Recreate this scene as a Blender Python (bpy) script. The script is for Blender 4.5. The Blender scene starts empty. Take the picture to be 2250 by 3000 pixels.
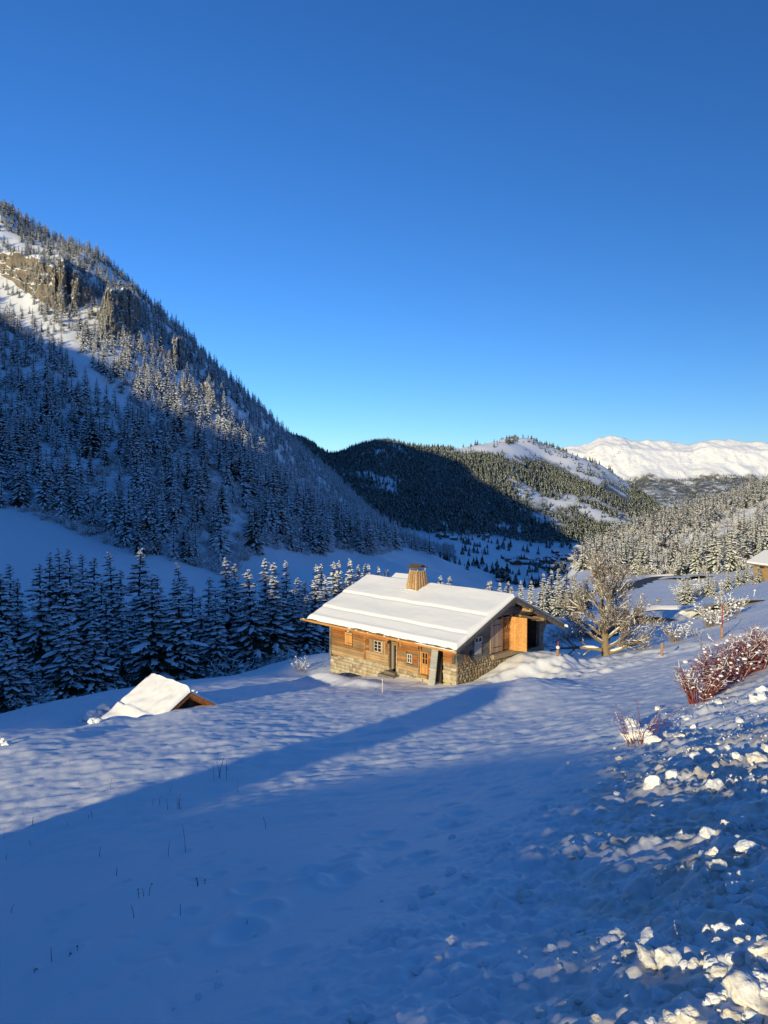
import bpy, math, random
import numpy as np
from mathutils import Vector, Matrix

# ------------------------------------------------------------------ camera, sky, sun, exposure
SC = bpy.context.scene
COL = SC.collection
FPX, HORIZON = 2250.0, 1400.0                 # focal length and horizon row of the 2250 x 3000 photograph
PITCH = math.atan((1500.0 - HORIZON) / FPX)
cam_data = bpy.data.cameras.new('camera')
cam_data.sensor_fit = 'HORIZONTAL'
cam_data.sensor_width = 36.0
cam_data.lens = 36.0
cam_data.clip_start = 0.1
cam_data.clip_end = 40000.0
cam = bpy.data.objects.new('camera', cam_data)
cam.location = (0, 0, 0)
cam.rotation_euler = (math.pi / 2 - PITCH, 0, 0)
COL.objects.link(cam)
SC.camera = cam

SUN_AZ = math.radians(30.5)                   # the sun stands behind the camera, this far to the left
SUN_EL = math.radians(13.0)
world = bpy.data.worlds.new('World')
SC.world = world
world.use_nodes = True
wn = world.node_tree
for n in list(wn.nodes):
    wn.nodes.remove(n)
w_out = wn.nodes.new('ShaderNodeOutputWorld')
w_bg = wn.nodes.new('ShaderNodeBackground')
w_sky = wn.nodes.new('ShaderNodeTexSky')
w_sky.sky_type = 'NISHITA'
w_sky.sun_disc = False
w_sky.sun_elevation = SUN_EL
w_sky.sun_rotation = math.pi - SUN_AZ
w_sky.altitude = 1600.0
w_sky.air_density = 1.0
w_sky.dust_density = 0.0
w_sky.ozone_density = 3.5
w_hsv = wn.nodes.new('ShaderNodeHueSaturation')
w_hsv.inputs['Saturation'].default_value = 1.14
wn.links.new(w_sky.outputs['Color'], w_hsv.inputs['Color'])
w_tint = wn.nodes.new('ShaderNodeMix')               # white balance of the whole sky
w_tint.data_type = 'RGBA'
w_tint.blend_type = 'MULTIPLY'
w_tint.inputs[0].default_value = 1.0
w_tint.inputs[7].default_value = (0.70, 0.915, 1.2, 1)
wn.links.new(w_hsv.outputs['Color'], w_tint.inputs[6])
wn.links.new(w_tint.outputs[2], w_bg.inputs['Color'])
w_bg.inputs['Strength'].default_value = 0.14
wn.links.new(w_bg.outputs['Background'], w_out.inputs['Surface'])

sun_data = bpy.data.lights.new('sun', 'SUN')
sun_data.energy = 5.0
sun_data.angle = math.radians(0.5)
sun_data.color = (1.0, 0.85, 0.50)
sun = bpy.data.objects.new('sun', sun_data)
S_DIR = Vector((-math.sin(SUN_AZ) * math.cos(SUN_EL), -math.cos(SUN_AZ) * math.cos(SUN_EL), math.sin(SUN_EL)))
sun.rotation_euler = S_DIR.to_track_quat('Z', 'Y').to_euler()
sun.location = (-20, -35, 40)
COL.objects.link(sun)

SC.view_settings.view_transform = 'Standard'
SC.view_settings.look = 'None'
SC.view_settings.exposure = 0.0
SC.view_settings.gamma = 1.0
SC.view_settings.use_curve_mapping = False
SC.render.engine = 'CYCLES'
SC.cycles.use_denoising = True
SC.cycles.max_bounces = 6
SC.cycles.diffuse_bounces = 3
SC.cycles.glossy_bounces = 2
SC.cycles.transmission_bounces = 3
SC.cycles.transparent_max_bounces = 6
SC.cycles.use_adaptive_sampling = True
SC.cycles.adaptive_threshold = 0.01

# ------------------------------------------------------------------ small helpers
RNG = np.random.default_rng(7)
random.seed(7)
CP, SP = math.cos(PITCH), math.sin(PITCH)


def px(x, y, d):
    """point seen at photo pixel (x, y), d metres ahead"""
    a, b = (x - 1125.0) / FPX, (1500.0 - y) / FPX
    v = np.array([a, CP + b * SP, -SP + b * CP])
    return v / v[1] * d


def to_px(p):
    p = np.asarray(p, float)
    fw = p[..., 1] * CP - p[..., 2] * SP
    up = p[..., 1] * SP + p[..., 2] * CP
    fw = np.where(np.abs(fw) < 1e-6, 1e-6, fw)
    return np.stack([1125.0 + FPX * p[..., 0] / fw, 1500.0 - FPX * up / fw, fw], -1)


def _hash(ix, iy, iz, seed):
    h = (ix.astype(np.int64) * 374761393 + iy.astype(np.int64) * 668265263 + iz.astype(np.int64) * 2147483647 + seed * 1274126177) & 0xFFFFFFFF
    h = ((h ^ (h >> 13)) * 1274126177) & 0xFFFFFFFF
    h = h ^ (h >> 16)
    return (h & 0xFFFFFF) / float(0x1000000) * 2 - 1


def noise2(x, y, seed=0):
    """value noise, about -1..1"""
    x0, y0 = np.floor(x), np.floor(y)
    fx, fy = x - x0, y - y0
    u, v = fx * fx * fx * (fx * (fx * 6 - 15) + 10), fy * fy * fy * (fy * (fy * 6 - 15) + 10)
    z = np.zeros_like(x0)
    a, b = _hash(x0, y0, z, seed), _hash(x0 + 1, y0, z, seed)
    c, d = _hash(x0, y0 + 1, z, seed), _hash(x0 + 1, y0 + 1, z, seed)
    return (a * (1 - u) + b * u) * (1 - v) + (c * (1 - u) + d * u) * v


def noise3(p, seed=0):
    p0 = np.floor(p)
    f = p - p0
    w = f * f * (3 - 2 * f)
    r = 0
    for i in (0, 1):
        for j in (0, 1):
            for k in (0, 1):
                wt = (w[:, 0] if i else 1 - w[:, 0]) * (w[:, 1] if j else 1 - w[:, 1]) * (w[:, 2] if k else 1 - w[:, 2])
                r = r + wt * _hash(p0[:, 0] + i, p0[:, 1] + j, p0[:, 2] + k, seed)
    return r


def fbm2(x, y, octaves=4, seed=0, gain=0.5):
    r, a, t = 0, 1.0, 0
    for o in range(octaves):
        c, s = math.cos(o * 1.1), math.sin(o * 1.1)
        r = r + a * noise2((x * c - y * s) * 2 ** o + 17.3 * o, (x * s + y * c) * 2 ** o - 9.1 * o, seed + o)
        t += a
        a *= gain
    return r / t


def smooth(e0, e1, x):
    t = np.clip((x - e0) / (e1 - e0), 0, 1)
    return t * t * (3 - 2 * t)


def tag(o, label=None, cat=None, group=None, kind=None):
    if label: o['label'] = label
    if cat: o['category'] = cat
    if group: o['group'] = group
    if kind: o['kind'] = kind
    return o


def empty(name, loc=(0, 0, 0), rz=0.0):
    o = bpy.data.objects.new(name, None)
    o.location = loc
    o.rotation_euler = (0, 0, rz)
    o.empty_display_size = 0.2
    COL.objects.link(o)
    return o


def mesh_data(name, verts, faces, mats=(), smooth_shade=False, mat_idx=None):
    me = bpy.data.meshes.new(name)
    if isinstance(verts, np.ndarray):
        verts = verts.tolist()
    if isinstance(faces, np.ndarray):
        faces = faces.tolist()
    me.from_pydata(verts, [], faces)
    for m in (mats if isinstance(mats, (list, tuple)) else [mats]):
        me.materials.append(m)
    if smooth_shade:
        me.polygons.foreach_set('use_smooth', [True] * len(me.polygons))
    if mat_idx is not None:
        me.polygons.foreach_set('material_index', mat_idx)
    me.update()
    return me


def obj(name, data, parent=None, loc=None, rot=None, scale=None):
    o = bpy.data.objects.new(name, data)
    if parent is not None: o.parent = parent
    if loc is not None: o.location = loc
    if rot is not None: o.rotation_euler = rot
    if scale is not None: o.scale = scale
    COL.objects.link(o)
    return o


class MB:
    """collects geometry for one mesh"""
    def __init__(self):
        self.v, self.f, self.n = [], [], 0

    def add(self, verts, faces):
        self.v.extend([tuple(map(float, q)) for q in verts])
        self.f.extend([tuple(int(i) + self.n for i in q) for q in faces])
        self.n = len(self.v)

    def box(self, lo, hi, m=None):
        (x0, y0, z0), (x1, y1, z1) = lo, hi
        v = [(x0, y0, z0), (x1, y0, z0), (x1, y1, z0), (x0, y1, z0), (x0, y0, z1), (x1, y0, z1), (x1, y1, z1), (x0, y1, z1)]
        if m is not None:
            v = [tuple(m @ Vector(q)) for q in v]
        self.add(v, [(0, 3, 2, 1), (4, 5, 6, 7), (0, 1, 5, 4), (1, 2, 6, 5), (2, 3, 7, 6), (3, 0, 4, 7)])

    def beam(self, p, q, w, h, up=(0, 0, 1)):
        """rectangular bar from p to q"""
        p, q = Vector(p), Vector(q)
        d = (q - p)
        L = d.length
        d = d.normalized()
        u = Vector(up)
        s = d.cross(u)
        s = s.normalized() if s.length > 1e-4 else Vector((1, 0, 0))
        u = s.cross(d)
        m = Matrix(((d.x, s.x, u.x, p.x), (d.y, s.y, u.y, p.y), (d.z, s.z, u.z, p.z), (0, 0, 0, 1)))
        self.box((0, -w / 2, -h / 2), (L, w / 2, h / 2), m)

    def tube(self, pts, radii, sides=6, cap=True, flat=1.0):
        pts = [Vector(q) for q in pts]
        n = len(pts)
        ring = []
        for i in range(n):
            d = (pts[min(i + 1, n - 1)] - pts[max(i - 1, 0)])
            d = d.normalized() if d.length > 1e-9 else Vector((0, 0, 1))
            ref = Vector((0, 0, 1)) if abs(d.z) < 0.9 else Vector((1, 0, 0))
            s = d.cross(ref).normalized()
            u = s.cross(d)
            for k in range(sides):
                a = 2 * math.pi * k / sides
                ring.append(pts[i] + s * (math.cos(a) * radii[i]) + u * (math.sin(a) * radii[i] * flat))
        f = []
        for i in range(n - 1):
            for k in range(sides):
                k2 = (k + 1) % sides
                f.append((i * sides + k, i * sides + k2, (i + 1) * sides + k2, (i + 1) * sides + k))
        if cap:
            f.append(tuple(range(sides - 1, -1, -1)))
            f.append(tuple((n - 1) * sides + k for k in range(sides)))
        self.add(ring, f)

    def prism(self, poly, axis_vec, origin=(0, 0, 0)):
        """extrude a closed polygon (list of 3d points) along axis_vec"""
        a = Vector(axis_vec)
        P = [Vector(q) + Vector(origin) for q in poly]
        n = len(P)
        f = [tuple(range(n - 1, -1, -1)), tuple(range(n, 2 * n))]
        for i in range(n):
            j = (i + 1) % n
            f.append((i, j, n + j, n + i))
        self.add([tuple(q) for q in P] + [tuple(q + a) for q in P], f)

    def data(self, name, mats, smooth_shade=False):
        return mesh_data(name, self.v, self.f, mats, smooth_shade)

    def build(self, name, mats, parent=None, smooth_shade=False, **k):
        return obj(name, self.data(name, mats, smooth_shade), parent, **k)


# ------------------------------------------------------------------ materials
def mat(name, color=(0.5, 0.5, 0.5), rough=0.8, spec=0.3):
    m = bpy.data.materials.new(name)
    m.use_nodes = True
    b = m.node_tree.nodes['Principled BSDF']
    b.inputs['Base Color'].default_value = (*color, 1)
    b.inputs['Roughness'].default_value = rough
    b.inputs['Specular IOR Level'].default_value = spec
    return m


def nodes_of(m):
    nt = m.node_tree
    return nt, nt.nodes['Principled BSDF']


def add_noise(nt, coord, scale, detail=4.0, rough=0.6, vec_scale=None):
    n = nt.nodes.new('ShaderNodeTexNoise')
    n.inputs['Scale'].default_value = scale
    n.inputs['Detail'].default_value = detail
    n.inputs['Roughness'].default_value = rough
    if vec_scale is not None:
        mp = nt.nodes.new('ShaderNodeMapping')
        mp.inputs['Scale'].default_value = vec_scale
        nt.links.new(coord, mp.inputs['Vector'])
        coord = mp.outputs['Vector']
    nt.links.new(coord, n.inputs['Vector'])
    return n


def ramp(nt, fac, stops):
    r = nt.nodes.new('ShaderNodeValToRGB')
    e = r.color_ramp.elements
    while len(e) < len(stops):
        e.new(0.5)
    for el, (p, c) in zip(e, stops):
        el.position = p
        el.color = (*c, 1)
    nt.links.new(fac, r.inputs['Fac'])
    return r


def mix(nt, fac, a, b, blend='MIX'):
    n = nt.nodes.new('ShaderNodeMix')
    n.data_type = 'RGBA'
    n.blend_type = blend
    for sock, val in ((n.inputs[0], fac), (n.inputs[6], a), (n.inputs[7], b)):
        if isinstance(val, (int, float)):
            sock.default_value = val
        elif isinstance(val, tuple):
            sock.default_value = (*val, 1)
        else:
            nt.links.new(val, sock)
    return n.outputs[2]


def math_node(nt, op, a, b=None, c=None):
    n = nt.nodes.new('ShaderNodeMath')
    n.operation = op
    for i, v in enumerate((a, b, c)):
        if v is None: continue
        if isinstance(v, (int, float)):
            n.inputs[i].default_value = v
        else:
            nt.links.new(v, n.inputs[i])
    return n.outputs[0]


def bump(nt, bsdf, height, strength=0.5, dist=0.05, prev=None):
    b = nt.nodes.new('ShaderNodeBump')
    b.inputs['Strength'].default_value = strength
    b.inputs['Distance'].default_value = dist
    nt.links.new(height, b.inputs['Height'])
    if prev is not None:
        nt.links.new(prev, b.inputs['Normal'])
    nt.links.new(b.outputs['Normal'], bsdf.inputs['Normal'])
    return b.outputs['Normal']


def world_pos(nt):
    return nt.nodes.new('ShaderNodeNewGeometry').outputs['Position']


def obj_rand(nt):
    return nt.nodes.new('ShaderNodeObjectInfo').outputs['Random']


def attr_fac(nt, name):
    n = nt.nodes.new('ShaderNodeAttribute')
    n.attribute_name = name
    return n.outputs['Fac']


def make_snow(name, color=(0.86, 0.88, 0.90), bumps=((6.0, 0.25, 0.05), (45.0, 0.3, 0.012)), rough=0.65):
    m = mat(name, color, rough, 0.25)
    nt, b = nodes_of(m)
    pos = world_pos(nt)
    prev = None
    for sc, st, di in bumps:
        n = add_noise(nt, pos, sc, 3.0, 0.6)
        prev = bump(nt, b, n.outputs['Fac'], st, di, prev)
    return m


def make_wood(name, dark, light, grain=(1.2, 9, 14), rand=0.35, rough=0.85):
    m = mat(name, light, rough, 0.2)
    nt, b = nodes_of(m)
    tc = nt.nodes.new('ShaderNodeTexCoord')
    rnd = obj_rand(nt)
    off = nt.nodes.new('ShaderNodeVectorMath')
    off.operation = 'ADD'
    cmb = nt.nodes.new('ShaderNodeCombineXYZ')
    k = math_node(nt, 'MULTIPLY', rnd, 37.0)
    for i in range(3):
        nt.links.new(k, cmb.inputs[i])
    nt.links.new(tc.outputs['Object'], off.inputs[0])
    nt.links.new(cmb.outputs[0], off.inputs[1])
    n = add_noise(nt, off.outputs[0], 1.0, 5.0, 0.65, grain)
    n2 = add_noise(nt, world_pos(nt), 0.9, 3.0, 0.6)
    c = ramp(nt, n.outputs['Fac'], [(0.32, dark), (0.66, light)])
    v = math_node(nt, 'MULTIPLY_ADD', rnd, rand * 2, 1.0 - rand)
    v2 = math_node(nt, 'MULTIPLY_ADD', n2.outputs['Fac'], 0.8, 0.6)
    vv = math_node(nt, 'MULTIPLY', v, v2)
    h = nt.nodes.new('ShaderNodeHueSaturation')
    nt.links.new(vv, h.inputs['Value'])
    nt.links.new(c.outputs['Color'], h.inputs['Color'])
    nt.links.new(h.outputs['Color'], b.inputs['Base Color'])
    bump(nt, b, n.outputs['Fac'], 0.5, 0.02)
    return m


M = {}
# ------------------------------------------------------------------ the lie of the land: one height field z(x, y)
# The chalet stands at eave corner HE, its ridge runs along HA (left and away), its gable along HB (right and away)
H_YAW = math.radians(46.1)
HE = np.array([4.80, 50.0, -11.13])
HA = np.array([-math.cos(H_YAW), math.sin(H_YAW), 0.0])
HB = np.array([math.sin(H_YAW), math.cos(H_YAW), 0.0])


def hw(a, b, z):
    return HE + HA * a + HB * b + np.array([0, 0, z])


def sun_uv(u, s, v):
    """point on the light ray (u across, s along the light) that grazes height v above the camera's ray"""
    sa, ca, te = math.sin(SUN_AZ), math.cos(SUN_AZ), math.tan(SUN_EL)
    return np.array([s * sa + u * ca, s * ca - u * sa, v - te * s])


CTRL = []
for q in [
    # near slope, from the road bank down to the meadow
    (0, 3000, 6.0), (560, 3000, 4.7), (1125, 3000, 3.8), (1700, 3000, 3.2), (2250, 3000, 2.8),
    (0, 2700, 9.6), (560, 2700, 7.8), (1125, 2700, 6.3), (1700, 2700, 5.0), (2250, 2700, 4.2),
    (0, 2420, 19.4), (560, 2420, 16.2), (1125, 2420, 12.6), (1700, 2420, 9), (2250, 2420, 6.9),
    (0, 2250, 26.4), (560, 2250, 24.6), (1125, 2250, 23.6), (1600, 2250, 18.5), (1900, 2250, 14.5), (2250, 2250, 10.8),
    (60, 2170, 31.6), (560, 2150, 31.2), (1125, 2100, 35.0), (1500, 2080, 36.4), (1700, 2080, 33), (1900, 2100, 26), (2250, 2100, 19),
    (1700, 2000, 45), (1900, 2000, 41), (2000, 2050, 30), (2100, 2000, 32), (2250, 1945, 33),
    # meadow round the little hut and in front of the chalet
    (300, 2140, 36.6), (640, 2075, 40.6), (800, 2065, 42.4), (1200, 2042, 42.0), (1350, 2010, 44.6), (1550, 1985, 45.2), (1700, 1955, 53),
    (850, 1990, 58), (930, 1955, 66), (960, 1912, 76), (800, 1945, 72), (650, 1985, 66), (500, 2000, 62), (300, 2030, 58), (150, 2060, 55), (0, 2092, 52),
    # the gully where the near spruces stand
    (-300, 2250, 70), (0, 2140, 78), (300, 2075, 84), (600, 2030, 90), (900, 1955, 98), (1100, 1900, 105), (1300, 1860, 110),
    (0, 1900, 118), (300, 1870, 120), (600, 1850, 122), (900, 1830, 130), (1300, 1800, 140), (1500, 1800, 130), (1600, 1790, 125),
    # meadow at the foot of the mountain
    (-300, 1560, 190), (0, 1700, 158), (0, 1600, 200), (0, 1495, 250), (300, 1720, 160), (300, 1650, 195), (300, 1580, 240), (600, 1745, 170), (620, 1705, 220),
    (900, 1705, 220), (900, 1645, 290), (1200, 1720, 270), (1200, 1650, 420), (1450, 1745, 330), (1540, 1735, 420),
    # the wooded mountain on the left
    (0, 1300, 340), (0, 1100, 450), (0, 900, 560), (0, 760, 640), (0, 625, 700), (-450, 330, 760), (-450, 900, 480), (-450, 1300, 300),
    (300, 1400, 310), (300, 1200, 410), (300, 1000, 530), (300, 880, 610), (270, 770, 690),
    (560, 1500, 280), (560, 1300, 390), (560, 1120, 560), (545, 1010, 690),
    (720, 1500, 320), (710, 1300, 470), (700, 1160, 740), (830, 1500, 370), (830, 1390, 540), (830, 1275, 820),
    (940, 1560, 390), (940, 1460, 640), (955, 1380, 920), (1100, 1600, 440), (1060, 1490, 850), (1250, 1635, 540),
    (700, 1260, 1050), (960, 1430, 1250), (300, 920, 1050), (0, 800, 1050), (-450, 500, 1100), (830, 1380, 1150),
    # valley floor and village
    (1300, 1590, 1350), (1450, 1640, 1100), (1600, 1690, 900), (1700, 1640, 1300), (1550, 1600, 1500), (1150, 1570, 1400), (1700, 1760, 550), (1640, 1800, 380),
    # dark hill across the valley
    (1000, 1480, 1550), (1200, 1520, 1600), (1450, 1545, 1650), (1700, 1575, 1700), (1850, 1560, 1850),
    (930, 1355, 2000), (1050, 1340, 2050), (1150, 1325, 2100), (1250, 1335, 2150), (1400, 1345, 2250), (1200, 1430, 1850), (1500, 1440, 1950), (1700, 1460, 2100), (1820, 1500, 2100), (1920, 1545, 2050),
    (1300, 1329, 2500), (1400, 1312, 2650), (1480, 1293, 2800), (1560, 1300, 2800), (1650, 1335, 2800), (1740, 1375, 2700), (1800, 1410, 2650), (1880, 1470, 2450),
    (1600, 1390, 2400), (850, 1285, 2500), (910, 1310, 2450), (970, 1345, 2400), (930, 1400, 3300), (1480, 1380, 3500), (1200, 1400, 3000), (700, 1330, 2700),
    # shelf and hill on the right
    (1700, 1930, 57), (1900, 1905, 60), (2100, 1875, 57), (2250, 1850, 52), (2250, 1770, 78), (2100, 1775, 96), (1950, 1830, 84), (1800, 1900, 75), (2450, 1760, 60),
    (1700, 1850, 95), (1850, 1800, 130), (1750, 1760, 160), (1900, 1745, 175), (2050, 1730, 175), (1950, 1697, 230), (1800, 1695, 240), (2150, 1680, 200), (2250, 1690, 150), (2450, 1600, 150),
    (1700, 1670, 340), (1700, 1648, 430), (1800, 1605, 480), (1900, 1560, 540), (2000, 1520, 600), (2100, 1480, 650), (2250, 1425, 700), (2600, 1310, 760),
    (2000, 1610, 340), (2200, 1540, 400), (2250, 1600, 260), (1850, 1650, 330), (2500, 1480, 420),
    (1900, 1620, 950), (2250, 1510, 1150), (1750, 1690, 800), (2600, 1450, 1200), (2050, 1570, 1000),
    (1950, 1500, 3000), (2100, 1470, 3400), (2300, 1450, 3600), (2000, 1540, 2000), (2300, 1500, 2200), (2700, 1430, 3000), (400, 1500, 3000), (0, 1500, 3000), (-600, 1300, 2500),
]:
    CTRL.append(px(*q))
for a, b, z in [(2, -1.2, -2.95), (6, -1.2, -3.25), (10, -1.2, -3.9), (13.7, -0.3, -4.75), (16.5, 1, -5.4), (0.2, -0.3, -2.7), (2, 3, -2.9), (7, 5, -3.2), (11, 5, -3.9),
                (-0.6, 3, -2.6), (-0.5, 4.6, -2.2), (-0.5, 6.6, -1.62), (-0.5, 8.6, -1.62), (-0.3, 11, -2.0), (-3, 8.2, -1.65), (-3, 5, -2.3), (-3, 2, -2.6), (-6, 8.5, -1.7), (3, 14, -3.6), (9, 14, -4.8), (15, 10, -6.0)]:
    CTRL.append(hw(a, b, z))
for q in [  # beside and behind the camera: the road, the slope above and below it
    (0, 0, -1.72), (2.2, 0, -1.62), (5, 2, -1.6), (-3, 0, -3.2), (-8, 0, -5.6), (0, -6, -1.75), (5, -8, -1.6), (10, 6, -1.9), (12, 14, -2.7), (20, 26, -4.6), (34, 45, -6.2), (14, -4, 0.4), (30, 10, 3.0), (40, -20, 10.0),
    (-20, 2, -9.5), (-40, 20, -15), (-14, -12, -4.2), (-22, -26, -3.4), (-8, -24, -2.0), (-40, -20, -8), (0, -45, -1.5), (30, -60, 10), (-30, -55, -3), (-80, 20, -24), (-80, -60, -6), (70, 60, 2), (120, 120, 10), (120, 0, 25), (100, -120, 40), (0, -120, 5),
    (-130, 60, -24), (-150, 150, -10), (-160, -20, -2),
    (-400, -600, 60), (300, -600, 120), (-1200, -800, 380), (-1500, 300, 620), (-1100, 1000, 560), (-1000, 2000, 400), (1500, -500, 300), (1200, 800, 160), (2500, 1500, 260), (0, -2500, 300), (2800, 0, 300), (-3000, 0, 500), (-2500, 2500, 400), (0, -1200, 150), (2500, -2500, 300), (-2500, -2500, 300),
]:
    CTRL.append(np.array(q, float))
# unseen ridge added behind-left, heights shaped to shade the gully and mountain's foot
for u, s, v in [(0, -230, -20), (60, -240, -22), (-25, -230, -17), (-31, -232, -11), (-36, -235, -5.8), (-40, -237, -3.4), (-48, -240, -0.4), (-60, -250, 4.0), (-75, -270, 6.2), (-88, -285, 6.8), (-97, -300, 8.2), (-110, -310, 13), (-150, -330, 34), (-178, -348, 48), (-268, -416, 87), (-330, -476, 116), (-395, -540, 147), (-470, -608, 176), (-560, -640, 205), (-700, -500, 250), (-750, 0, 270), (-950, 120, 420)]:
    CTRL.append(sun_uv(u, s, v))
CTRL = np.array(CTRL)


def _warp(x, y):
    r = np.sqrt(x * x + y * y) + 1e-9
    rho = np.log1p(r / 14.0)
    return np.stack([rho * x / r, rho * y / r], -1), r


_CW, _CR = _warp(CTRL[:, 0], CTRL[:, 1])
_CQ = CTRL[:, 2] / (_CR + 8.0)


def _kern(d2):
    return 0.5 * d2 * np.log(d2 + 1e-12)


_n = len(CTRL)
_D = ((_CW[:, None, :] - _CW[None, :, :]) ** 2).sum(-1)
_A = np.zeros((_n + 3, _n + 3))
_A[:_n, :_n] = _kern(_D) + np.eye(_n) * 2e-5
_A[:_n, _n] = 1
_A[:_n, _n + 1:] = _CW
_A[_n:, :_n] = _A[:_n, _n:].T
_SOL = np.linalg.solve(_A, np.concatenate([_CQ, np.zeros(3)]))


def base_height(x, y):
    x, y = np.asarray(x, float).ravel(), np.asarray(y, float).ravel()
    out = np.empty(len(x))
    for i in range(0, len(x), 20000):
        w, r = _warp(x[i:i + 20000], y[i:i + 20000])
        d2 = (w * w).sum(1)[:, None] + (_CW * _CW).sum(1)[None] - 2 * w @ _CW.T
        k = _kern(np.maximum(d2, 0))
        q = k @ _SOL[:_n] + _SOL[_n] + w @ _SOL[_n + 1:]
        out[i:i + 20000] = q * (r + 8.0)
    return out


def bank_mask(x, y):
    line = -0.55 + (y - 4.2) * 0.40
    return smooth(-0.12 * np.abs(y) - 0.35, 0.10 * np.abs(y) + 0.6, x - line) * smooth(34, 24, y) * smooth(-2, 1.5, y)


def house_ab(x, y):
    dx, dy = x - HE[0], y - HE[1]
    return dx * HA[0] + dy * HA[1], dx * HB[0] + dy * HB[1]


def detail_height(x, y):
    """snow relief on top of the smooth land"""
    r = np.sqrt(x * x + y * y)
    z = np.zeros_like(r)
    # soft lumps of the meadow, longer across the fall line
    fade = smooth(900, 250, r)
    w = smooth(3, 14, r)
    near = smooth(110, 50, r)
    z += (0.20 - 0.13 * near) * fbm2(x / 7.0, y / 6.0, 3, 11) * w * fade
    xr, yr = 0.80 * x + 0.60 * y, -0.60 * x + 0.80 * y
    z += (0.078 * fbm2(xr / 1.1, yr / 0.55, 3, 21, 0.62)) * near * smooth(9, 20, r) + 0.03 * fbm2(x / 1.8, y / 1.8, 2, 22) * smooth(2, 6, r) * near
    z += 0.032 * fbm2(xr / 0.55, yr / 0.32, 2, 23) * near * smooth(8, 20, r)
    # slide marks and roughness of the bank that the plough threw down
    bm = bank_mask(x, y)
    z += bm * (0.15 * fbm2(x / 0.85, y / 0.85, 3, 31) + 0.10 * np.abs(fbm2(x / 0.24, y / 0.24, 3, 41)) + 0.034 * fbm2(x / 0.09, y / 0.09, 2, 47))
    cl = smooth(0.05, 0.55, fbm2(x / 1.1, y / 1.1, 2, 53))
    z += bm * cl * 0.18 * np.abs(fbm2(x / 0.14, y / 0.14, 3, 57, 0.6))
    sl = (x * 0.72 + y * 0.69)
    z += 0.05 * fbm2((x - 0.45 * y) / 0.6, sl / 4.0, 2, 61) * smooth(22, 10, r) * (1 - bm)
    # mountain relief
    far = smooth(240, 420, r)
    z += far * (r * 0.016) * fbm2(x / 62.0, y / 62.0, 4, 71, 0.55) * smooth(1500, 700, r)
    z += smooth(1200, 1800, r) * 22.0 * fbm2(x / 260.0, y / 260.0, 4, 77)
    # trampled, wheel-marked ramp before the barn doors
    a, b = house_ab(x, y)
    tr = smooth(-9, -6, a) * smooth(0.9, 0.0, a) * smooth(3.0, 5.0, b) * smooth(13.5, 11, b)
    z += tr * (0.08 * fbm2(x / 0.7, y / 0.7, 3, 81, 0.65) + 0.05 * np.abs(fbm2(x / 0.45, y / 0.45, 2, 84)) - 0.07 * np.abs(np.sin(b * 2.3 + 0.8 * fbm2(x / 2, y / 2, 2, 83))))
    # the track that leaves the ramp towards the right: ruts and a trodden edge
    sd = np.full_like(r, 99.0)
    for (p0, p1) in zip(TRACK[:-1], TRACK[1:]):
        d = p1 - p0
        t = np.clip(((x - p0[0]) * d[0] + (y - p0[1]) * d[1]) / (d @ d), 0, 1)
        sd = np.minimum(sd, np.hypot(x - p0[0] - t * d[0], y - p0[1] - t * d[1]))
    tk = smooth(2.6, 1.6, sd)
    z += tk * (-0.10 + 0.10 * fbm2(x / 0.45, y / 0.45, 3, 87)) + 0.16 * np.exp(-((sd - 2.4) / 0.45) ** 2) * (1 + 0.8 * fbm2(x / 0.6, y / 0.6, 2, 89))
    z -= 0.09 * np.exp(-((sd - 0.8) / 0.22) ** 2)
    return z


TRACK = [px(*q)[:2] for q in [(1530, 1928, 50), (1640, 1940, 51), (1760, 1942, 53), (1900, 1925, 56), (2050, 1900, 56), (2160, 1880, 55), (2300, 1845, 52)]]


def height(x, y):
    x, y = np.asarray(x, float), np.asarray(y, float)
    sh = x.shape
    x, y = x.ravel(), y.ravel()
    z = base_height(x, y) + detail_height(x, y)
    for fn in LOCAL_EDITS:
        z = fn(x, y, z)
    return z.reshape(sh)


def ground(x, y):
    return float(height(np.array([x]), np.array([y]))[0])


LOCAL_EDITS = []
HUT_C = px(520, 2075, 42.0)


def edit_hut(x, y, z):
    # drift that half buries the hut, swept off its lower end
    d = np.hypot(x - (HUT_C[0] + 0.4), y - (HUT_C[1] - 2.0))
    e = px(268, 2125, 41.3)
    d2 = np.hypot((x - e[0]) / 3.2, (y - e[1]) / 2.6)
    ra, rb = px(345, 2140, 38.8)[:2], px(190, 2215, 32.8)[:2]
    dr = rb - ra
    t = np.clip(((x - ra[0]) * dr[0] + (y - ra[1]) * dr[1]) / (dr @ dr), 0, 1)
    wd = np.hypot(x - ra[0] - t * dr[0], y - ra[1] - t * dr[1])
    ridge = 0.42 * (1 - 0.75 * t) * np.exp(-(wd / 1.0) ** 2)
    f = px(330, 2150, 38.3)
    d3 = np.hypot((x - f[0]) / 1.6, (y - f[1]) / 1.2)
    return z + 0.15 * np.exp(-(d / 2.2) ** 2) - 0.85 * np.exp(-d2 ** 2) + 0.12 * np.exp(-d3 ** 2) + ridge


def edit_house(x, y, z):
    # the snow cleared before the front door piles into a low mound; cellar level inside the walls
    a, b = house_ab(x, y)
    z = z + 0.75 * np.exp(-((a - 11.0) / 2.6) ** 2 - ((b + 2.2) / 1.1) ** 2) + 0.35 * np.exp(-((a - 6.2) / 1.6) ** 2 - ((b + 2.6) / 0.9) ** 2)
    inside = smooth(0.9, 1.6, a) * smooth(13.6, 12.8, a) * smooth(1.0, 1.7, b) * smooth(10.8, 10.0, b)
    return z - inside * 0.9


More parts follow.
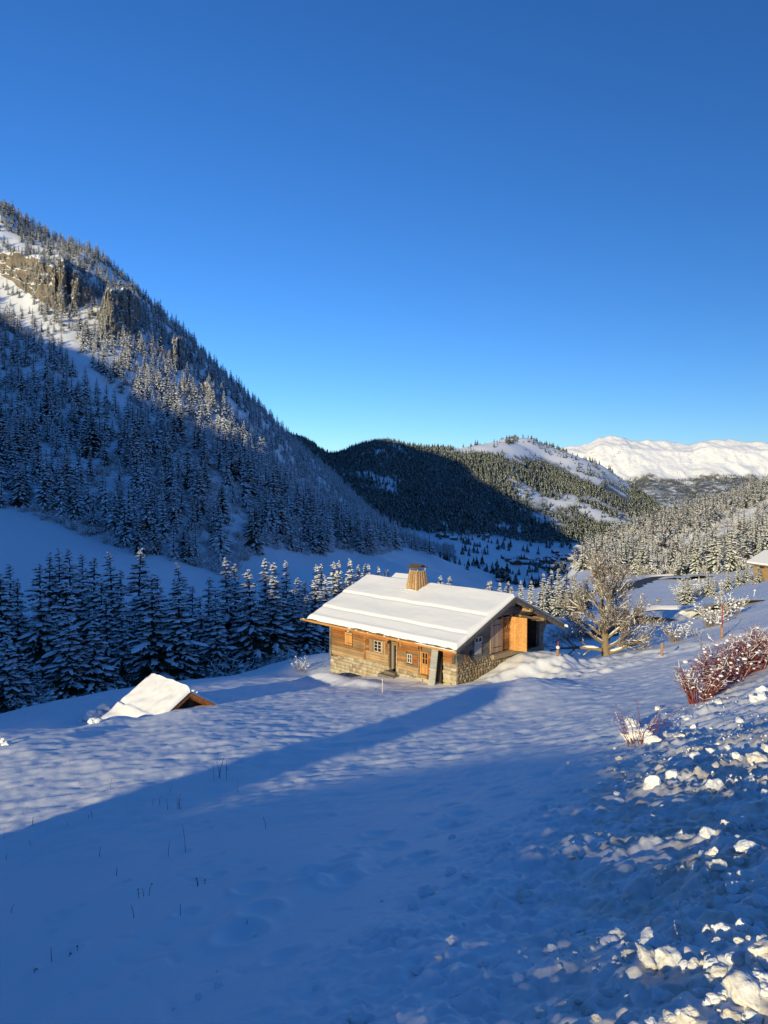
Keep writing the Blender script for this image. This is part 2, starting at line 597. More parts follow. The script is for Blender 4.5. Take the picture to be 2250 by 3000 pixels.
_hr = np.random.default_rng(17)
DENTS = [(px(*q[:3])[:2], q[3], q[4]) for q in [(940, 2560, 9.2, 0.34, 0.10), (985, 2535, 9.6, 0.28, 0.08), (1000, 2585, 8.6, 0.22, 0.07), (735, 2575, 9.0, 0.2, 0.05), (1110, 2445, 12.0, 0.22, 0.05), (1150, 2490, 10.5, 0.18, 0.05), (1230, 2530, 9.2, 0.2, 0.06), (1340, 2400, 11.5, 0.3, 0.07), (1365, 2355, 12.8, 0.3, 0.08), (1480, 2300, 14.5, 0.3, 0.07), (1590, 2250, 17.5, 0.35, 0.08), (760, 2690, 7.6, 0.2, 0.05), (705, 2745, 6.9, 0.22, 0.06), (840, 2820, 5.8, 0.16, 0.04), (1250, 2300, 17.5, 0.3, 0.05), (1320, 2340, 14.5, 0.22, 0.05)]]
DENTS += [(np.array([_hr.uniform(-4, 4), _hr.uniform(6, 17)]), _hr.uniform(0.08, 0.2), _hr.uniform(0.015, 0.045)) for _ in range(46)]


def edit_dents(x, y, z):
    # hollows where lumps of snow rolled down and stopped
    k = np.nonzero(np.hypot(x, y) < 24)[0]
    xs, ys, dz = x[k], y[k], np.zeros(len(k))
    for c, w, h in DENTS:
        d = np.hypot(xs - c[0], (ys - c[1]) * 0.8) / w
        dz += -h * np.exp(-d ** 2 * 1.6) + 0.55 * h * np.exp(-((d - 1.25) / 0.35) ** 2)
    for c, dr, ln in GROOVES:
        t = np.clip((xs - c[0]) * dr[0] + (ys - c[1]) * dr[1], 0, ln)
        w = np.hypot(xs - c[0] - t * dr[0] - 0.12 * np.sin(t * 2.0), ys - c[1] - t * dr[1])
        dz -= 0.022 * np.exp(-(w / 0.045) ** 2)
    z = z.copy()
    z[k] += dz
    return z


GROOVES = [(np.array([_hr.uniform(-2.5, 1.5), _hr.uniform(4, 10)]), np.array([-math.cos(a_), math.sin(a_)]), _hr.uniform(0.8, 2.2)) for a_ in _hr.uniform(0.3, 1.1, 16)]
LOCAL_EDITS += [edit_hut, edit_house, edit_dents]

# ---- ground sheet: rings round the camera's standing place, fine in front
_rings = [0.7]
while _rings[-1] < 2.2: _rings.append(_rings[-1] * 1.03)
while _rings[-1] < 14: _rings.append(_rings[-1] * 1.0058)
while _rings[-1] < 42: _rings.append(_rings[-1] * 1.0068)
while _rings[-1] < 62: _rings.append(_rings[-1] * 1.0042)
while _rings[-1] < 130: _rings.append(_rings[-1] * 1.012)
while _rings[-1] < 4200: _rings.append(_rings[-1] * 1.016)
_rings = np.array(_rings)
_ang = np.concatenate([np.arange(-37, 37, 0.155), np.arange(37, 323, 2.6)])
_ang = np.radians(_ang)
TX = (_rings[:, None] * np.sin(_ang)[None]).ravel()
TY = (_rings[:, None] * np.cos(_ang)[None]).ravel()
TZ = height(TX, TY)
nr, na = len(_rings), len(_ang)
_i = np.arange(nr - 1)[:, None] * na
_j = np.arange(na)[None]
_f = np.stack([_i + _j, _i + (_j + 1) % na, _i + na + (_j + 1) % na, _i + na + _j], -1).reshape(-1, 4)[:, ::-1]
verts = np.stack([TX, TY, TZ], -1)
cz = height(np.array([0.0]), np.array([0.0]))[0]
me = bpy.data.meshes.new('ground')
nv, nf = len(verts) + 1, len(_f)
me.vertices.add(nv)
me.vertices.foreach_set('co', np.concatenate([verts, [[0, 0, cz]]]).astype(np.float32).ravel())
tri = np.stack([np.full(na, nv - 1), (np.arange(na) + 1) % na, np.arange(na)], -1)
me.loops.add(nf * 4 + na * 3)
me.loops.foreach_set('vertex_index', np.concatenate([_f.ravel(), tri.ravel()]).astype(np.int32))
me.polygons.add(nf + na)
me.polygons.foreach_set('loop_start', np.concatenate([np.arange(nf) * 4, nf * 4 + np.arange(na) * 3]).astype(np.int32))
me.polygons.foreach_set('use_smooth', np.ones(nf + na, bool))
me.update(calc_edges=True)
me.validate()
_dirt = np.concatenate([bank_mask(TX, TY) * smooth(0.0, 2.0, TX + 1.0 - 0.25 * TY) * smooth(30, 10, np.hypot(TX, TY)), [0.5]])
at = me.attributes.new('dirt', 'FLOAT', 'POINT')
at.data.foreach_set('value', _dirt.astype(np.float32))


def forest_floor(x, y, z):
    p = to_px(np.stack([x, y, z], -1))
    r = np.hypot(x, y)
    valley = smooth(15, -25, p[:, 1] - np.interp(p[:, 0], [900, 1000, 1150, 1300, 1450, 1560, 1700, 1850], [1500, 1530, 1545, 1565, 1570, 1590, 1600, 1600]))
    hill = smooth(1300, 1450, r) * smooth(3100, 2500, r) * valley
    bare = (r > 2250) & (p[:, 0] > 1180) & (p[:, 0] < 1770) & (p[:, 1] < np.interp(p[:, 0], [1200, 1350, 1480, 1600, 1700, 1760], [1345, 1340, 1335, 1342, 1398, 1425]))
    return np.where(bare, 0, hill) * (y > 0) * smooth(-0.36, -0.16, fbm2(x / 130.0, y / 130.0, 4, 99, 0.6))


at = me.attributes.new('wood_floor', 'FLOAT', 'POINT')
at.data.foreach_set('value', np.concatenate([forest_floor(TX, TY, TZ), [0]]).astype(np.float32))


def snow_ground_material():
    m = mat('snow_ground', (0.86, 0.88, 0.9), 0.6, 0.25)
    nt, b = nodes_of(m)
    pos = world_pos(nt)
    d = attr_fac(nt, 'dirt')
    n1 = add_noise(nt, pos, 2.2, 5.0, 0.65)
    n2 = add_noise(nt, pos, 14.0, 4.0, 0.7)
    k = math_node(nt, 'MULTIPLY', d, ramp(nt, n1.outputs['Fac'], [(0.36, (0, 0, 0)), (0.60, (1, 1, 1))]).outputs['Color'])
    k2 = math_node(nt, 'MULTIPLY', k, math_node(nt, 'MULTIPLY_ADD', n2.outputs['Fac'], 1.0, 0.2))
    c = mix(nt, k2, (0.86, 0.88, 0.9), (0.50, 0.41, 0.30))
    n3 = add_noise(nt, pos, 0.035, 5.0, 0.7)
    kf = math_node(nt, 'MULTIPLY', attr_fac(nt, 'wood_floor'), ramp(nt, n3.outputs['Fac'], [(0.36, (0.35, 0.35, 0.35)), (0.47, (0.93, 0.93, 0.93))]).outputs['Color'])
    c = mix(nt, kf, c, (0.06, 0.068, 0.062))
    nt.links.new(c, b.inputs['Base Color'])
    p = bump(nt, b, add_noise(nt, pos, 5.0, 4.0, 0.6).outputs['Fac'], 0.22, 0.06)
    p = bump(nt, b, add_noise(nt, pos, 42.0, 3.0, 0.6).outputs['Fac'], 0.3, 0.012, p)
    return m


M['snow'] = snow_ground_material()
me.materials.append(M['snow'])
ground_obj = obj('ground', me)
tag(ground_obj, 'snow covered ground from the road bank over meadow and valley to the hills', None, kind='structure')
# ------------------------------------------------------------------ materials of the buildings
M['wood_red'] = make_wood('wood_red', (0.13, 0.042, 0.014), (0.52, 0.20, 0.058))
M['wood_brown'] = make_wood('wood_brown', (0.15, 0.068, 0.025), (0.52, 0.265, 0.10))
M['wood_pale'] = make_wood('wood_pale', (0.19, 0.12, 0.06), (0.54, 0.37, 0.20))
M['wood_grey'] = make_wood('wood_grey', (0.07, 0.062, 0.052), (0.25, 0.215, 0.175))
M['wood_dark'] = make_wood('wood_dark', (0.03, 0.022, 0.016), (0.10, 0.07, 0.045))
M['wood_new'] = make_wood('wood_new', (0.50, 0.23, 0.07), (0.68, 0.36, 0.125), rand=0.12)
M['wood_rose'] = make_wood('wood_rose', (0.28, 0.19, 0.14), (0.50, 0.36, 0.27), rand=0.2)
M['wood_soffit'] = make_wood('wood_soffit', (0.16, 0.075, 0.03), (0.40, 0.20, 0.085))
M['wood_chimney'] = make_wood('wood_chimney', (0.26, 0.15, 0.07), (0.56, 0.37, 0.2), rand=0.3)
M['shingle'] = make_wood('shingle', (0.05, 0.038, 0.024), (0.20, 0.145, 0.085), grain=(8, 8, 8))
M['mortar'] = mat('mortar', (0.19, 0.155, 0.11), 0.95, 0.1)
M['interior'] = mat('interior', (0.03, 0.024, 0.02), 0.95, 0.1)
M['iron'] = mat('iron', (0.03, 0.03, 0.032), 0.6, 0.4)
M['white_paint'] = mat('white_paint', (0.62, 0.56, 0.48), 0.6, 0.3)
M['grey_board'] = make_wood('grey_board', (0.30, 0.30, 0.29), (0.42, 0.42, 0.40), rand=0.05)
M['zinc'] = mat('zinc', (0.42, 0.44, 0.47), 0.45, 0.5)
M['curtain'] = mat('curtain', (0.55, 0.55, 0.55), 0.9, 0.1)
M['coat'] = mat('coat', (0.10, 0.15, 0.19), 0.9, 0.1)
M['glass'] = mat('glass', (0.022, 0.014, 0.011), 0.08, 0.5)


def make_stone(name, tones, rough=0.95):
    m = mat(name, tones[0], rough, 0.15)
    nt, b = nodes_of(m)
    r = obj_rand(nt)
    c = ramp(nt, r, [(i / (len(tones) - 1), t) for i, t in enumerate(tones)])
    n = add_noise(nt, world_pos(nt), 7.0, 5.0, 0.7)
    v = mix(nt, 0.55, c.outputs['Color'], ramp(nt, n.outputs['Fac'], [(0.3, (0.35, 0.32, 0.28)), (0.7, (1.0, 0.97, 0.92))]).outputs['Color'], 'MULTIPLY')
    nt.links.new(v, b.inputs['Base Color'])
    bump(nt, b, n.outputs['Fac'], 0.6, 0.03)
    return m


M['stone_pale'] = make_stone('stone_pale', [(0.62, 0.53, 0.38), (0.50, 0.43, 0.32), (0.66, 0.60, 0.48), (0.36, 0.28, 0.20), (0.60, 0.50, 0.33)])
M['stone_rough'] = make_stone('stone_rough', [(0.30, 0.22, 0.12), (0.40, 0.31, 0.19), (0.22, 0.17, 0.11), (0.44, 0.37, 0.26), (0.33, 0.24, 0.13)])
M['roof_snow'] = make_snow('roof_snow', (0.88, 0.885, 0.89), ((1.6, 0.18, 0.06), (14.0, 0.16, 0.02)))
M['snow_soft'] = make_snow('snow_soft', (0.86, 0.875, 0.89), ((9.0, 0.3, 0.04), (50.0, 0.3, 0.01)))

UNIT = MB(); UNIT.box((-0.5, -0.5, -0.5), (0.5, 0.5, 0.5))
_unit_cache = {}


def unit_box(material):
    if material not in _unit_cache:
        _unit_cache[material] = UNIT.data(material + '_block', M[material])
    return _unit_cache[material]


def block(name, material, lo, hi, parent, jit=0.0):
    """a box piece that shares its mesh; lo, hi are corners in the parent's space"""
    c = [(p + q) / 2 for p, q in zip(lo, hi)]
    s = [abs(q - p) for p, q in zip(lo, hi)]
    o = obj(name, unit_box(material), parent, c, None, s)
    if jit:
        o.rotation_euler = (random.uniform(-jit, jit), random.uniform(-jit, jit), random.uniform(-jit, jit))
    return o


def rounded_stone(name, material, seed):
    """lumpy rounded block, 96 triangles"""
    n = 4
    g = np.linspace(-0.5, 0.5, n + 1)
    vid, vs, fs = {}, [], []

    def key(p):
        k = tuple(np.round(p, 4))
        if k not in vid:
            vid[k] = len(vs); vs.append(p)
        return vid[k]
    n = 2
    g = np.linspace(-0.5, 0.5, n + 1)
    for ax in range(3):
        for sgn in (-0.5, 0.5):
            for i in range(n):
                for j in range(n):
                    q = []
                    for di, dj in ((0, 0), (1, 0), (1, 1), (0, 1)):
                        p = [0, 0, 0]
                        p[ax] = sgn; p[(ax + 1) % 3] = g[i + di]; p[(ax + 2) % 3] = g[j + dj]
                        q.append(key(p))
                    fs.append(q if sgn > 0 else q[::-1])
    v = np.array(vs)
    r = np.random.default_rng(seed)
    ext = (np.abs(v) > 0.49).sum(1)
    v = v * np.where(ext == 3, 0.86, np.where(ext == 2, 0.96, 1.08))[:, None]
    v += r.uniform(-0.055, 0.055, v.shape)
    return mesh_data(name, v, fs, M[material], True)


STONES = {k: [rounded_stone('stone_block', k, i) for i in range(7)] for k in ('stone_pale', 'stone_rough')}


def subtract(iv, cuts):
    out = [iv]
    for c0, c1 in cuts:
        nxt = []
        for a0, a1 in out:
            if c1 <= a0 or c0 >= a1:
                nxt.append((a0, a1)); continue
            if c0 - a0 > 0.06: nxt.append((a0, c0))
            if a1 - c1 > 0.06: nxt.append((c1, a1))
        out = nxt
    return out


# ------------------------------------------------------------------ the chalet
BASE_Z = -2.7
chalet = empty('chalet', HE + np.array([0, 0, BASE_Z]), -H_YAW)
tag(chalet, 'old timber chalet on a stone base with a snow covered roof and boarded chimney', 'chalet')


def L(a, b, z):
    return (-a, b, z - BASE_Z)


def lblock(name, material, a, b, z, parent=None, jit=0.0):
    return block(name, material, (-a[1], b[0], z[0] - BASE_Z), (-a[0], b[1], z[1] - BASE_Z), parent or chalet, jit)


RL, RW, RH = 15.75, 12.6, 2.78          # roof length, span, rise (boards)
FB, GA, BB, LA = 0.75, 0.72, 10.9, 13.75  # front wall, right gable wall, back wall, left gable wall
PITCH_R = RH / (RW / 2)


def roof_z(b):
    return -0.14 + PITCH_R * (b if b <= RW / 2 else RW - b)


# -- stone base of the front, laid stone by stone
front_openings = [(6.37, 7.06, -3.2, -0.98), (3.24, 3.84, -2.62, -1.0), (1.85, 3.24, -3.2, -0.5)]


def stone_course(a0, a1, z0, ztop, bplane, material, rows_h=0.27, depth=0.22, parent=None, along='a', sizes=(0.28, 0.62), top_fn=None):
    z = z0
    rr = np.random.default_rng(int(abs(a0 * 100 + z0 * 37)) + 3)
    while z < ztop - 0.05:
        h = rows_h * rr.uniform(0.75, 1.25)
        a = a0
        while a < a1 - 0.03:
            w = min(rr.uniform(*sizes), a1 - a)
            if a1 - a - w < 0.15: w = a1 - a
            zt = top_fn(a + w / 2) if top_fn else ztop
            hh = min(h, zt - z)
            if hh > 0.07:
                zz = z + hh / 2 + rr.uniform(-0.02, 0.02)
                me_ = STONES[material][rr.integers(7)]
                dp = depth + rr.uniform(-0.03, 0.05)
                if along == 'a':
                    o = obj('stone', me_, parent, L(a + w / 2, bplane, zz), (0, rr.uniform(-.05, .05), 0), (w * 0.97, dp, hh * 0.97))
                else:
                    o = obj('stone', me_, parent, L(bplane, a + w / 2, zz), (rr.uniform(-.05, .05), 0, 0), (dp, w * 0.97, hh * 0.97))
            a += w
        z += h


def front_stone_top(a):
    return np.interp(a, [0.7, 1.85, 1.86, 4.1, 4.2, 6.3, 6.4, 9.4, 13.75], [-1.30, -1.34, -2.75, -2.75, -2.6, -2.6, -2.55, -2.55, -2.92])


wall_f = MB()
# wall core of mortar and dark boards behind the facing, with real openings


def core(parent_mb, a0, a1, z0, z1, cuts, b0, b1):
    edges = sorted(set([a0, a1] + [c for q in cuts for c in q[:2] if a0 < c < a1]))
    for p, q in zip(edges[:-1], edges[1:]):
        mids = (p + q) / 2
        spans = subtract((z0, z1), [(c[2], c[3]) for c in cuts if c[0] < mids < c[1]])
        for s0, s1 in spans:
            parent_mb.box((-q, b0, s0 - BASE_Z), (-p, b1, s1 - BASE_Z))


OPEN_CORE = [(6.37, 7.06, -3.3, -0.98), (1.85, 2.3, -3.2, -0.52), (7.98, 8.82, -1.8, -0.96), (4.78, 5.2, -1.98, -1.40), (3.26, 3.80, -1.85, -1.04)]
core(wall_f, GA + 0.05, LA - 0.05, -5.6, -0.1, OPEN_CORE, FB + 0.07, FB + 0.32)
front_wall = wall_f.build('front_wall', M['mortar'], chalet)
stone_course(7.10, LA, -5.3, -2.5, FB, 'stone_pale', parent=front_wall, top_fn=front_stone_top)
stone_course(3.9, 6.36, -3.5, -2.55, FB, 'stone_pale', rows_h=0.24, parent=front_wall, top_fn=front_stone_top)
stone_course(GA - 0.06, 1.84, -3.4, -1.3, FB, 'stone_pale', rows_h=0.30, parent=front_wall, top_fn=front_stone_top, sizes=(0.3, 0.6))
# -- planks of the front
PH = 0.205


def plank_rows(sections, bplane, cuts, z_bot_fn, z_top, thick=0.10, parent=None, tone=None):
    for (a0, a1) in sections:
        z = z_top
        k = 0
        while z > z_bot_fn((a0 + a1) / 2) - 0.02:
            z2 = z - PH
            for p, q in subtract((a0, a1), [(c[0], c[1]) for c in cuts if c[2] < z - 0.04 and c[3] > z2 + 0.04]):
                zb = max(z2, z_bot_fn((p + q) / 2) - 0.06)
                if z - zb > 0.05:
                    t = tone(z) if tone else 'wood_brown'
                    off = random.uniform(-0.018, 0.018)
                    lblock('plank', t, (p + 0.004, q - 0.004), (bplane - thick / 2 + off, bplane + thick / 2 + 0.04 + off), (zb + 0.006, z - 0.006), parent, 0.0015)
            z = z2
            k += 1


def front_tone(z):
    k = (-z - 0.2) / 2.6 + random.uniform(-0.16, 0.16)
    return 'wood_red' if k < 0.30 else ('wood_brown' if k < 0.58 else 'wood_pale')


FCUTS = [(7.5, 9.22, -1.88, -0.90), (6.37, 7.14, -3.3, -0.85), (4.22, 5.4, -2.12, -1.34), (1.85, 3.9, -3.3, -0.52), (11.12, 12.02, -1.8, -0.76)]
plank_rows([(9.80, 13.62), (7.14, 9.62), (4.18, 6.37), (1.85, 4.02), (1.02, 1.85)], FB, FCUTS, front_stone_top, -0.20, parent=front_wall, tone=front_tone)
# -- posts
for a0, a1, z0, z1, mt in [(13.60, 13.86, -2.95, -0.15, 'wood_grey'), (9.62, 9.82, -2.9, -0.15, 'wood_brown'), (5.82, 6.0, -0.98, -0.15, 'wood_brown'), (4.02, 4.18, -2.75, -0.95, 'wood_pale'), (0.78, 1.02, -1.32, -0.15, 'wood_grey'), (7.06, 7.2, -2.7, -0.85, 'wood_pale'), (6.24, 6.37, -3.0, -0.8, 'wood_pale'), (3.84, 3.95, -2.7, -1.0, 'wood_new')]:
    lblock('post', mt, (a0, a1), (FB - 0.09, FB + 0.12), (z0, z1))
lblock('lintel', 'wood_pale', (6.1, 6.75), (FB - 0.16, FB + 0.1), (-0.97, -0.72))
lblock('lintel', 'wood_dark', (6.75, 7.2), (FB - 0.2, FB + 0.1), (-0.95, -0.80))
lblock('wall_plate', 'wood_brown', (GA - 0.3, LA + 0.9), (FB - 0.06, FB + 0.2), (-0.2, 0.05))


def window(name, a, z, b, bars, parent, label=None, frame_mat='white_paint', fw=0.055, facing='front', glass='glass'):
    """casement: frame with glazing bars and its panes, flat against plane b"""
    (a0, a1), (z0, z1) = a, z
    w = obj(name, None, parent) if False else None
    m = MB()

    def bx(p0, p1, q0, q1, d0, d1):
        if facing == 'front':
            m.box((-p1, b + d0, q0 - BASE_Z), (-p0, b + d1, q1 - BASE_Z))
        else:
            m.box((-b - d1, p0, q0 - BASE_Z), (-b - d0, p1, q1 - BASE_Z))
    d = (-0.07, 0.02) if facing == 'front' else (-0.02, 0.07)
    if facing == 'gable': d = (-0.07, 0.02); 
    def put(p0, p1, q0, q1):
        if facing == 'front': m.box((-p1, b - 0.07, q0 - BASE_Z), (-p0, b + 0.0, q1 - BASE_Z))
        else: m.box((-b, p0, q0 - BASE_Z), (-b + 0.07, p1, q1 - BASE_Z))
    put(a0, a1, z0, z0 + fw); put(a0, a1, z1 - fw, z1); put(a0, a0 + fw, z0 + fw, z1 - fw); put(a1 - fw, a1, z0 + fw, z1 - fw)
    o = m.build(name, M[frame_mat], parent)
    nx, nz = bars
    xs, zs = np.linspace(a0 + fw, a1 - fw, nx + 1), np.linspace(z0 + fw, z1 - fw, nz + 1)
    for i in range(1, nx):
        m = MB(); put(xs[i] - 0.03, xs[i] + 0.03, z0 + fw, z1 - fw); m.build('glazing_bar', M[frame_mat], o)
    for j in range(1, nz):
        m = MB()
        if facing == 'front': m.box((-(a1 - fw), b - 0.066, zs[j] - 0.016 - BASE_Z), (-(a0 + fw), b - 0.004, zs[j] + 0.016 - BASE_Z))
        else: m.box((-b + 0.004, a0 + fw, zs[j] - 0.016 - BASE_Z), (-b + 0.066, a1 - fw, zs[j] + 0.016 - BASE_Z))
        m.build('glazing_bar', M[frame_mat], o)
    for i in range(nx):
        for j in range(nz):
            m = MB()
            if facing == 'front': m.box((-xs[i + 1], b - 0.03, zs[j] - BASE_Z), (-xs[i], b - 0.022, zs[j + 1] - BASE_Z))
            else: m.box((-b + 0.022, xs[i], zs[j] - BASE_Z), (-b + 0.03, xs[i + 1], zs[j + 1] - BASE_Z))
            m.build('pane', M[glass], o)
    return o


def boards(name, material, a, z, b, n, parent, vertical=True, thick=0.045, facing='front', strap=True):
    """a boarded leaf: its boards and two battens"""
    (a0, a1), (z0, z1) = a, z
    hold = MB()
    if facing == 'front': hold.box((-a1, b, z0 - BASE_Z), (-a0, b + 0.012, z1 - BASE_Z))
    else: hold.box((-b - 0.012, a0, z0 - BASE_Z), (-b, a1, z1 - BASE_Z))
    leaf = hold.build(name, M[material], parent)
    e = np.linspace(a0, a1, n + 1) if vertical else np.linspace(z0, z1, n + 1)
    for i in range(n):
        lo, hi = e[i] + 0.006, e[i + 1] - 0.006
        t = thick + random.uniform(-0.008, 0.008)
        pa, pz = ((lo, hi), (z0, z1)) if vertical else ((a0, a1), (lo, hi))
        if facing == 'front':
            lblock('board', material, pa, (b - t, b - 0.002), pz, leaf)
        else:
            lblock('board', material, (b - t, b - 0.002), pa, pz, leaf)
    if strap:
        for zz in (z0 + 0.16 * (z1 - z0), z1 - 0.16 * (z1 - z0)):
            if facing == 'front': lblock('hinge_strap', 'iron', (a0, a0 + 0.75 * (a1 - a0)), (b - thick - 0.02, b - thick - 0.011), (zz - 0.02, zz + 0.02), leaf)
            else: lblock('hinge_strap', 'iron', (b - thick - 0.02, b - thick - 0.011), (a0 + 0.1 * (a1 - a0), a1 - 0.1 * (a1 - a0)), (zz - 0.025, zz + 0.025), leaf)
    return leaf


# front: shuttered window, casement with boarded cheeks, doors
sh = boards('shutter', 'wood_new', (11.17, 11.97), (-1.76, -0.80), FB - 0.06, 4, chalet)
lblock('window_sill', 'wood_brown', (11.1, 12.05), (FB - 0.14, FB), (-1.86, -1.79), chalet)
lblock('shutter_hook', 'white_paint', (11.5, 11.72), (FB - 0.1, FB - 0.04), (-0.74, -0.62), chalet)
win = window('window', (7.97, 8.80), (-1.80, -0.96), FB + 0.06, (2, 3), chalet)
for (p, q, r, s) in [(7.9, 8.9, -0.96, -0.88), (7.9, 8.9, -1.9, -1.82), (8.84, 8.96, -1.82, -0.96)]:
    lblock('window_frame', 'wood_pale', (p, q), (FB - 0.10, FB + 0.14), (r, s), chalet)
boards('cheek_boarding', 'wood_pale', (7.52, 7.9), (-1.88, -0.90), FB - 0.01, 3, chalet, strap=False)
boards('cheek_boarding', 'wood_pale', (8.97, 9.22), (-1.88, -0.90), FB - 0.01, 2, chalet, strap=False)
door = boards('entrance_door', 'wood_dark', (6.86, 7.04), (-2.78, -0.98), FB + 0.16, 2, chalet, strap=False)
tag(door, 'dark red entrance door standing open')
lblock('door_jamb', 'white_paint', (6.82, 6.855), (FB - 0.02, FB + 0.2), (-2.8, -0.98), chalet)
lblock('door_step', 'wood_grey', (6.0, 7.6), (FB - 0.75, FB - 0.06), (-3.4, -3.12), chalet)
lblock('door_step', 'wood_grey', (6.2, 7.3), (FB - 0.40, FB - 0.05), (-3.12, -2.92), chalet)
wlamp = MB()
for k in range(6):
    pass
wlamp.tube([L(7.0, FB - 0.1, -0.72), L(7.0, FB - 0.18, -0.72), L(6.98, FB - 0.22, -0.84)], [0.03, 0.05, 0.11], 8)
wlamp.build('wall_lantern', M['iron'], chalet)
win2 = window('window', (4.76, 5.22), (-2.02, -1.38), FB - 0.02, (2, 2), chalet)
lblock('window_frame', 'wood_pale', (5.23, 5.40), (FB - 0.1, FB + 0.08), (-2.08, -1.34), chalet)
lblock('window_sill', 'wood_grey', (4.2, 5.5), (FB - 0.14, FB + 0.02), (-2.16, -2.09), chalet)
boards('shutter', 'wood_red', (4.22, 4.72), (-2.10, -1.36), FB - 0.03, 4, chalet, vertical=False, strap=False)
# glazed side door and the rose panel beside it
gd = boards('side_door', 'wood_new', (3.26, 3.82), (-2.55, -1.9), FB - 0.02, 3, chalet, strap=False)
window('door_window', (3.26, 3.82), (-1.89, -1.02), FB + 0.02, (2, 2), gd, frame_mat='wood_new')
lblock('door_step', 'wood_pale', (3.15, 3.95), (FB - 0.3, FB), (-2.78, -2.58), chalet)
boards('boarded_panel', 'wood_red', (2.5, 3.22), (-2.85, -0.98), FB - 0.01, 9, chalet, vertical=False, strap=False)
lblock('wall_plinth', 'stone_pale', (2.3, 3.9), (FB - 0.1, FB + 0.05), (-3.1, -2.86), chalet)

# -- right gable: rough stone base, log wall, barn doors
g = MB()


def gbox(mb, a, b, z):
    mb.box((-a[1], b[0], z[0] - BASE_Z), (-a[0], b[1], z[1] - BASE_Z))


gbox(g, (GA + 0.08, GA + 0.34), (FB + 0.02, 4.5), (-5.4, -1.4))
gbox(g, (GA + 0.08, GA + 0.34), (4.5, 10.7), (-5.4, -1.75))
gable_base = g.build('gable_base', M['mortar'], chalet)
stone_course(FB - 0.05, 4.45, -3.4, -1.3, GA, 'stone_rough', rows_h=0.2, parent=gable_base, along='b', sizes=(0.2, 0.42), depth=0.2,
             top_fn=lambda b: np.interp(b, [0.7, 4.4], [-1.33, -1.24]))
stone_course(4.45, 10.8, -2.5, -1.6, GA, 'stone_rough', rows_h=0.2, parent=gable_base, along='b', sizes=(0.2, 0.42), depth=0.2)
# log rows of the gable, cut to the roof slope
gwall = MB()
gpoly_back = [L(GA + 0.30, 0.9, -1.4), L(GA + 0.30, 6.75, -1.4), L(GA + 0.30, 6.75, roof_z(6.1) - 0.2), L(GA + 0.30, 6.3, roof_z(6.3) - 0.2), L(GA + 0.30, 0.9, roof_z(0.9) - 0.2)]
gwall.prism(gpoly_back, (-0.05, 0, 0))
upper = [L(GA + 0.30, 6.75, 1.0), L(GA + 0.30, 10.7, 1.0 if False else roof_z(10.7) - 0.2), L(GA + 0.30, 6.75, roof_z(6.75) - 0.2)]
gwall.prism(upper, (-0.05, 0, 0))
gable_wall = gwall.build('gable_wall', M['interior'], chalet)
GCUT = [(4.42, 6.72, -1.3, 1.16), (6.72, 10.25, -2.0, 0.98)]
z = -1.3
while z < 2.5:
    z2 = z + 0.235
    b0 = max(FB, (z2 + 0.14 + 0.22) / PITCH_R)
    b1 = min(10.75, RW - (z2 + 0.14 + 0.22) / PITCH_R)
    if b1 - b0 > 0.2:
        for p, q in subtract((b0, b1), [(c[0], c[1]) for c in GCUT if c[2] < z2 - 0.05 and c[3] > z + 0.05]):
            lblock('log', 'wood_grey', (GA - 0.06 + random.uniform(-.015, .015), GA + 0.24), (p + 0.004, q - 0.004), (z + 0.006, z2 - 0.006), gable_wall, 0.001)
    z = z2
# recess behind the open leaf
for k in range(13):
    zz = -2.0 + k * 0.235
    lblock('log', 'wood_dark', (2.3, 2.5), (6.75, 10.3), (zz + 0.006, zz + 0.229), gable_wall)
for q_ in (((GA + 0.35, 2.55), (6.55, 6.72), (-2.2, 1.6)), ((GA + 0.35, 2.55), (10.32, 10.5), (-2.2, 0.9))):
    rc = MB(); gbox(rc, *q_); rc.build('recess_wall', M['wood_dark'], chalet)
lblock('threshing_floor', 'wood_grey', (GA - 0.05, 2.5), (6.72, 10.32), (-1.95, -1.68), chalet)
lblock('threshold', 'stone_rough', (GA - 0.35, GA + 0.1), (4.4, 7.6), (-1.62, -1.30), chalet)
# right corner: stepped log ends and stone foot
lblock('post', 'wood_grey', (GA - 0.08, GA + 0.22), (10.25, 10.52), (-1.55, 0.75), chalet)
lblock('post', 'wood_pale', (GA - 0.05, GA + 0.2), (10.54, 10.82), (-1.5, 0.5), chalet)
for k in range(6):
    zz = 0.30 - k * 0.2
    lblock('log_end', 'wood_pale', (GA + 0.02, GA + 0.3), (10.82, 11.45 - k * 0.1), (zz - 0.19, zz), chalet)
obj('corner_stone', STONES['stone_pale'][1], chalet, L(GA + 0.05, 10.5, -1.72), None, (0.45, 0.62, 0.36))
# doors of the barn
lblock('post', 'wood_pale', (GA - 0.10, GA + 0.1), (4.30, 4.44), (-1.35, 1.0), chalet)
bl = boards('barn_door', 'wood_rose', (4.46, 5.6), (-1.22, 1.10), GA - 0.03, 6, chalet, facing='gable')
tag(bl, 'closed rose-grey boarded barn door leaf')
lblock('post', 'wood_brown', (GA - 0.08, GA + 0.1), (5.62, 5.75), (-1.25, 1.25), chalet)
boards('inner_door', 'wood_brown', (5.75, 6.66), (-1.22, 0.28), GA + 0.05, 6, chalet, vertical=False, facing='gable', strap=False)
window('window', (5.80, 6.28), (0.30, 1.14), GA + 0.03, (2, 3), chalet, facing='gable', frame_mat='wood_brown', fw=0.05)
boards('inner_door', 'wood_brown', (6.29, 6.66), (0.29, 1.14), GA + 0.05, 2, chalet, facing='gable', strap=False)
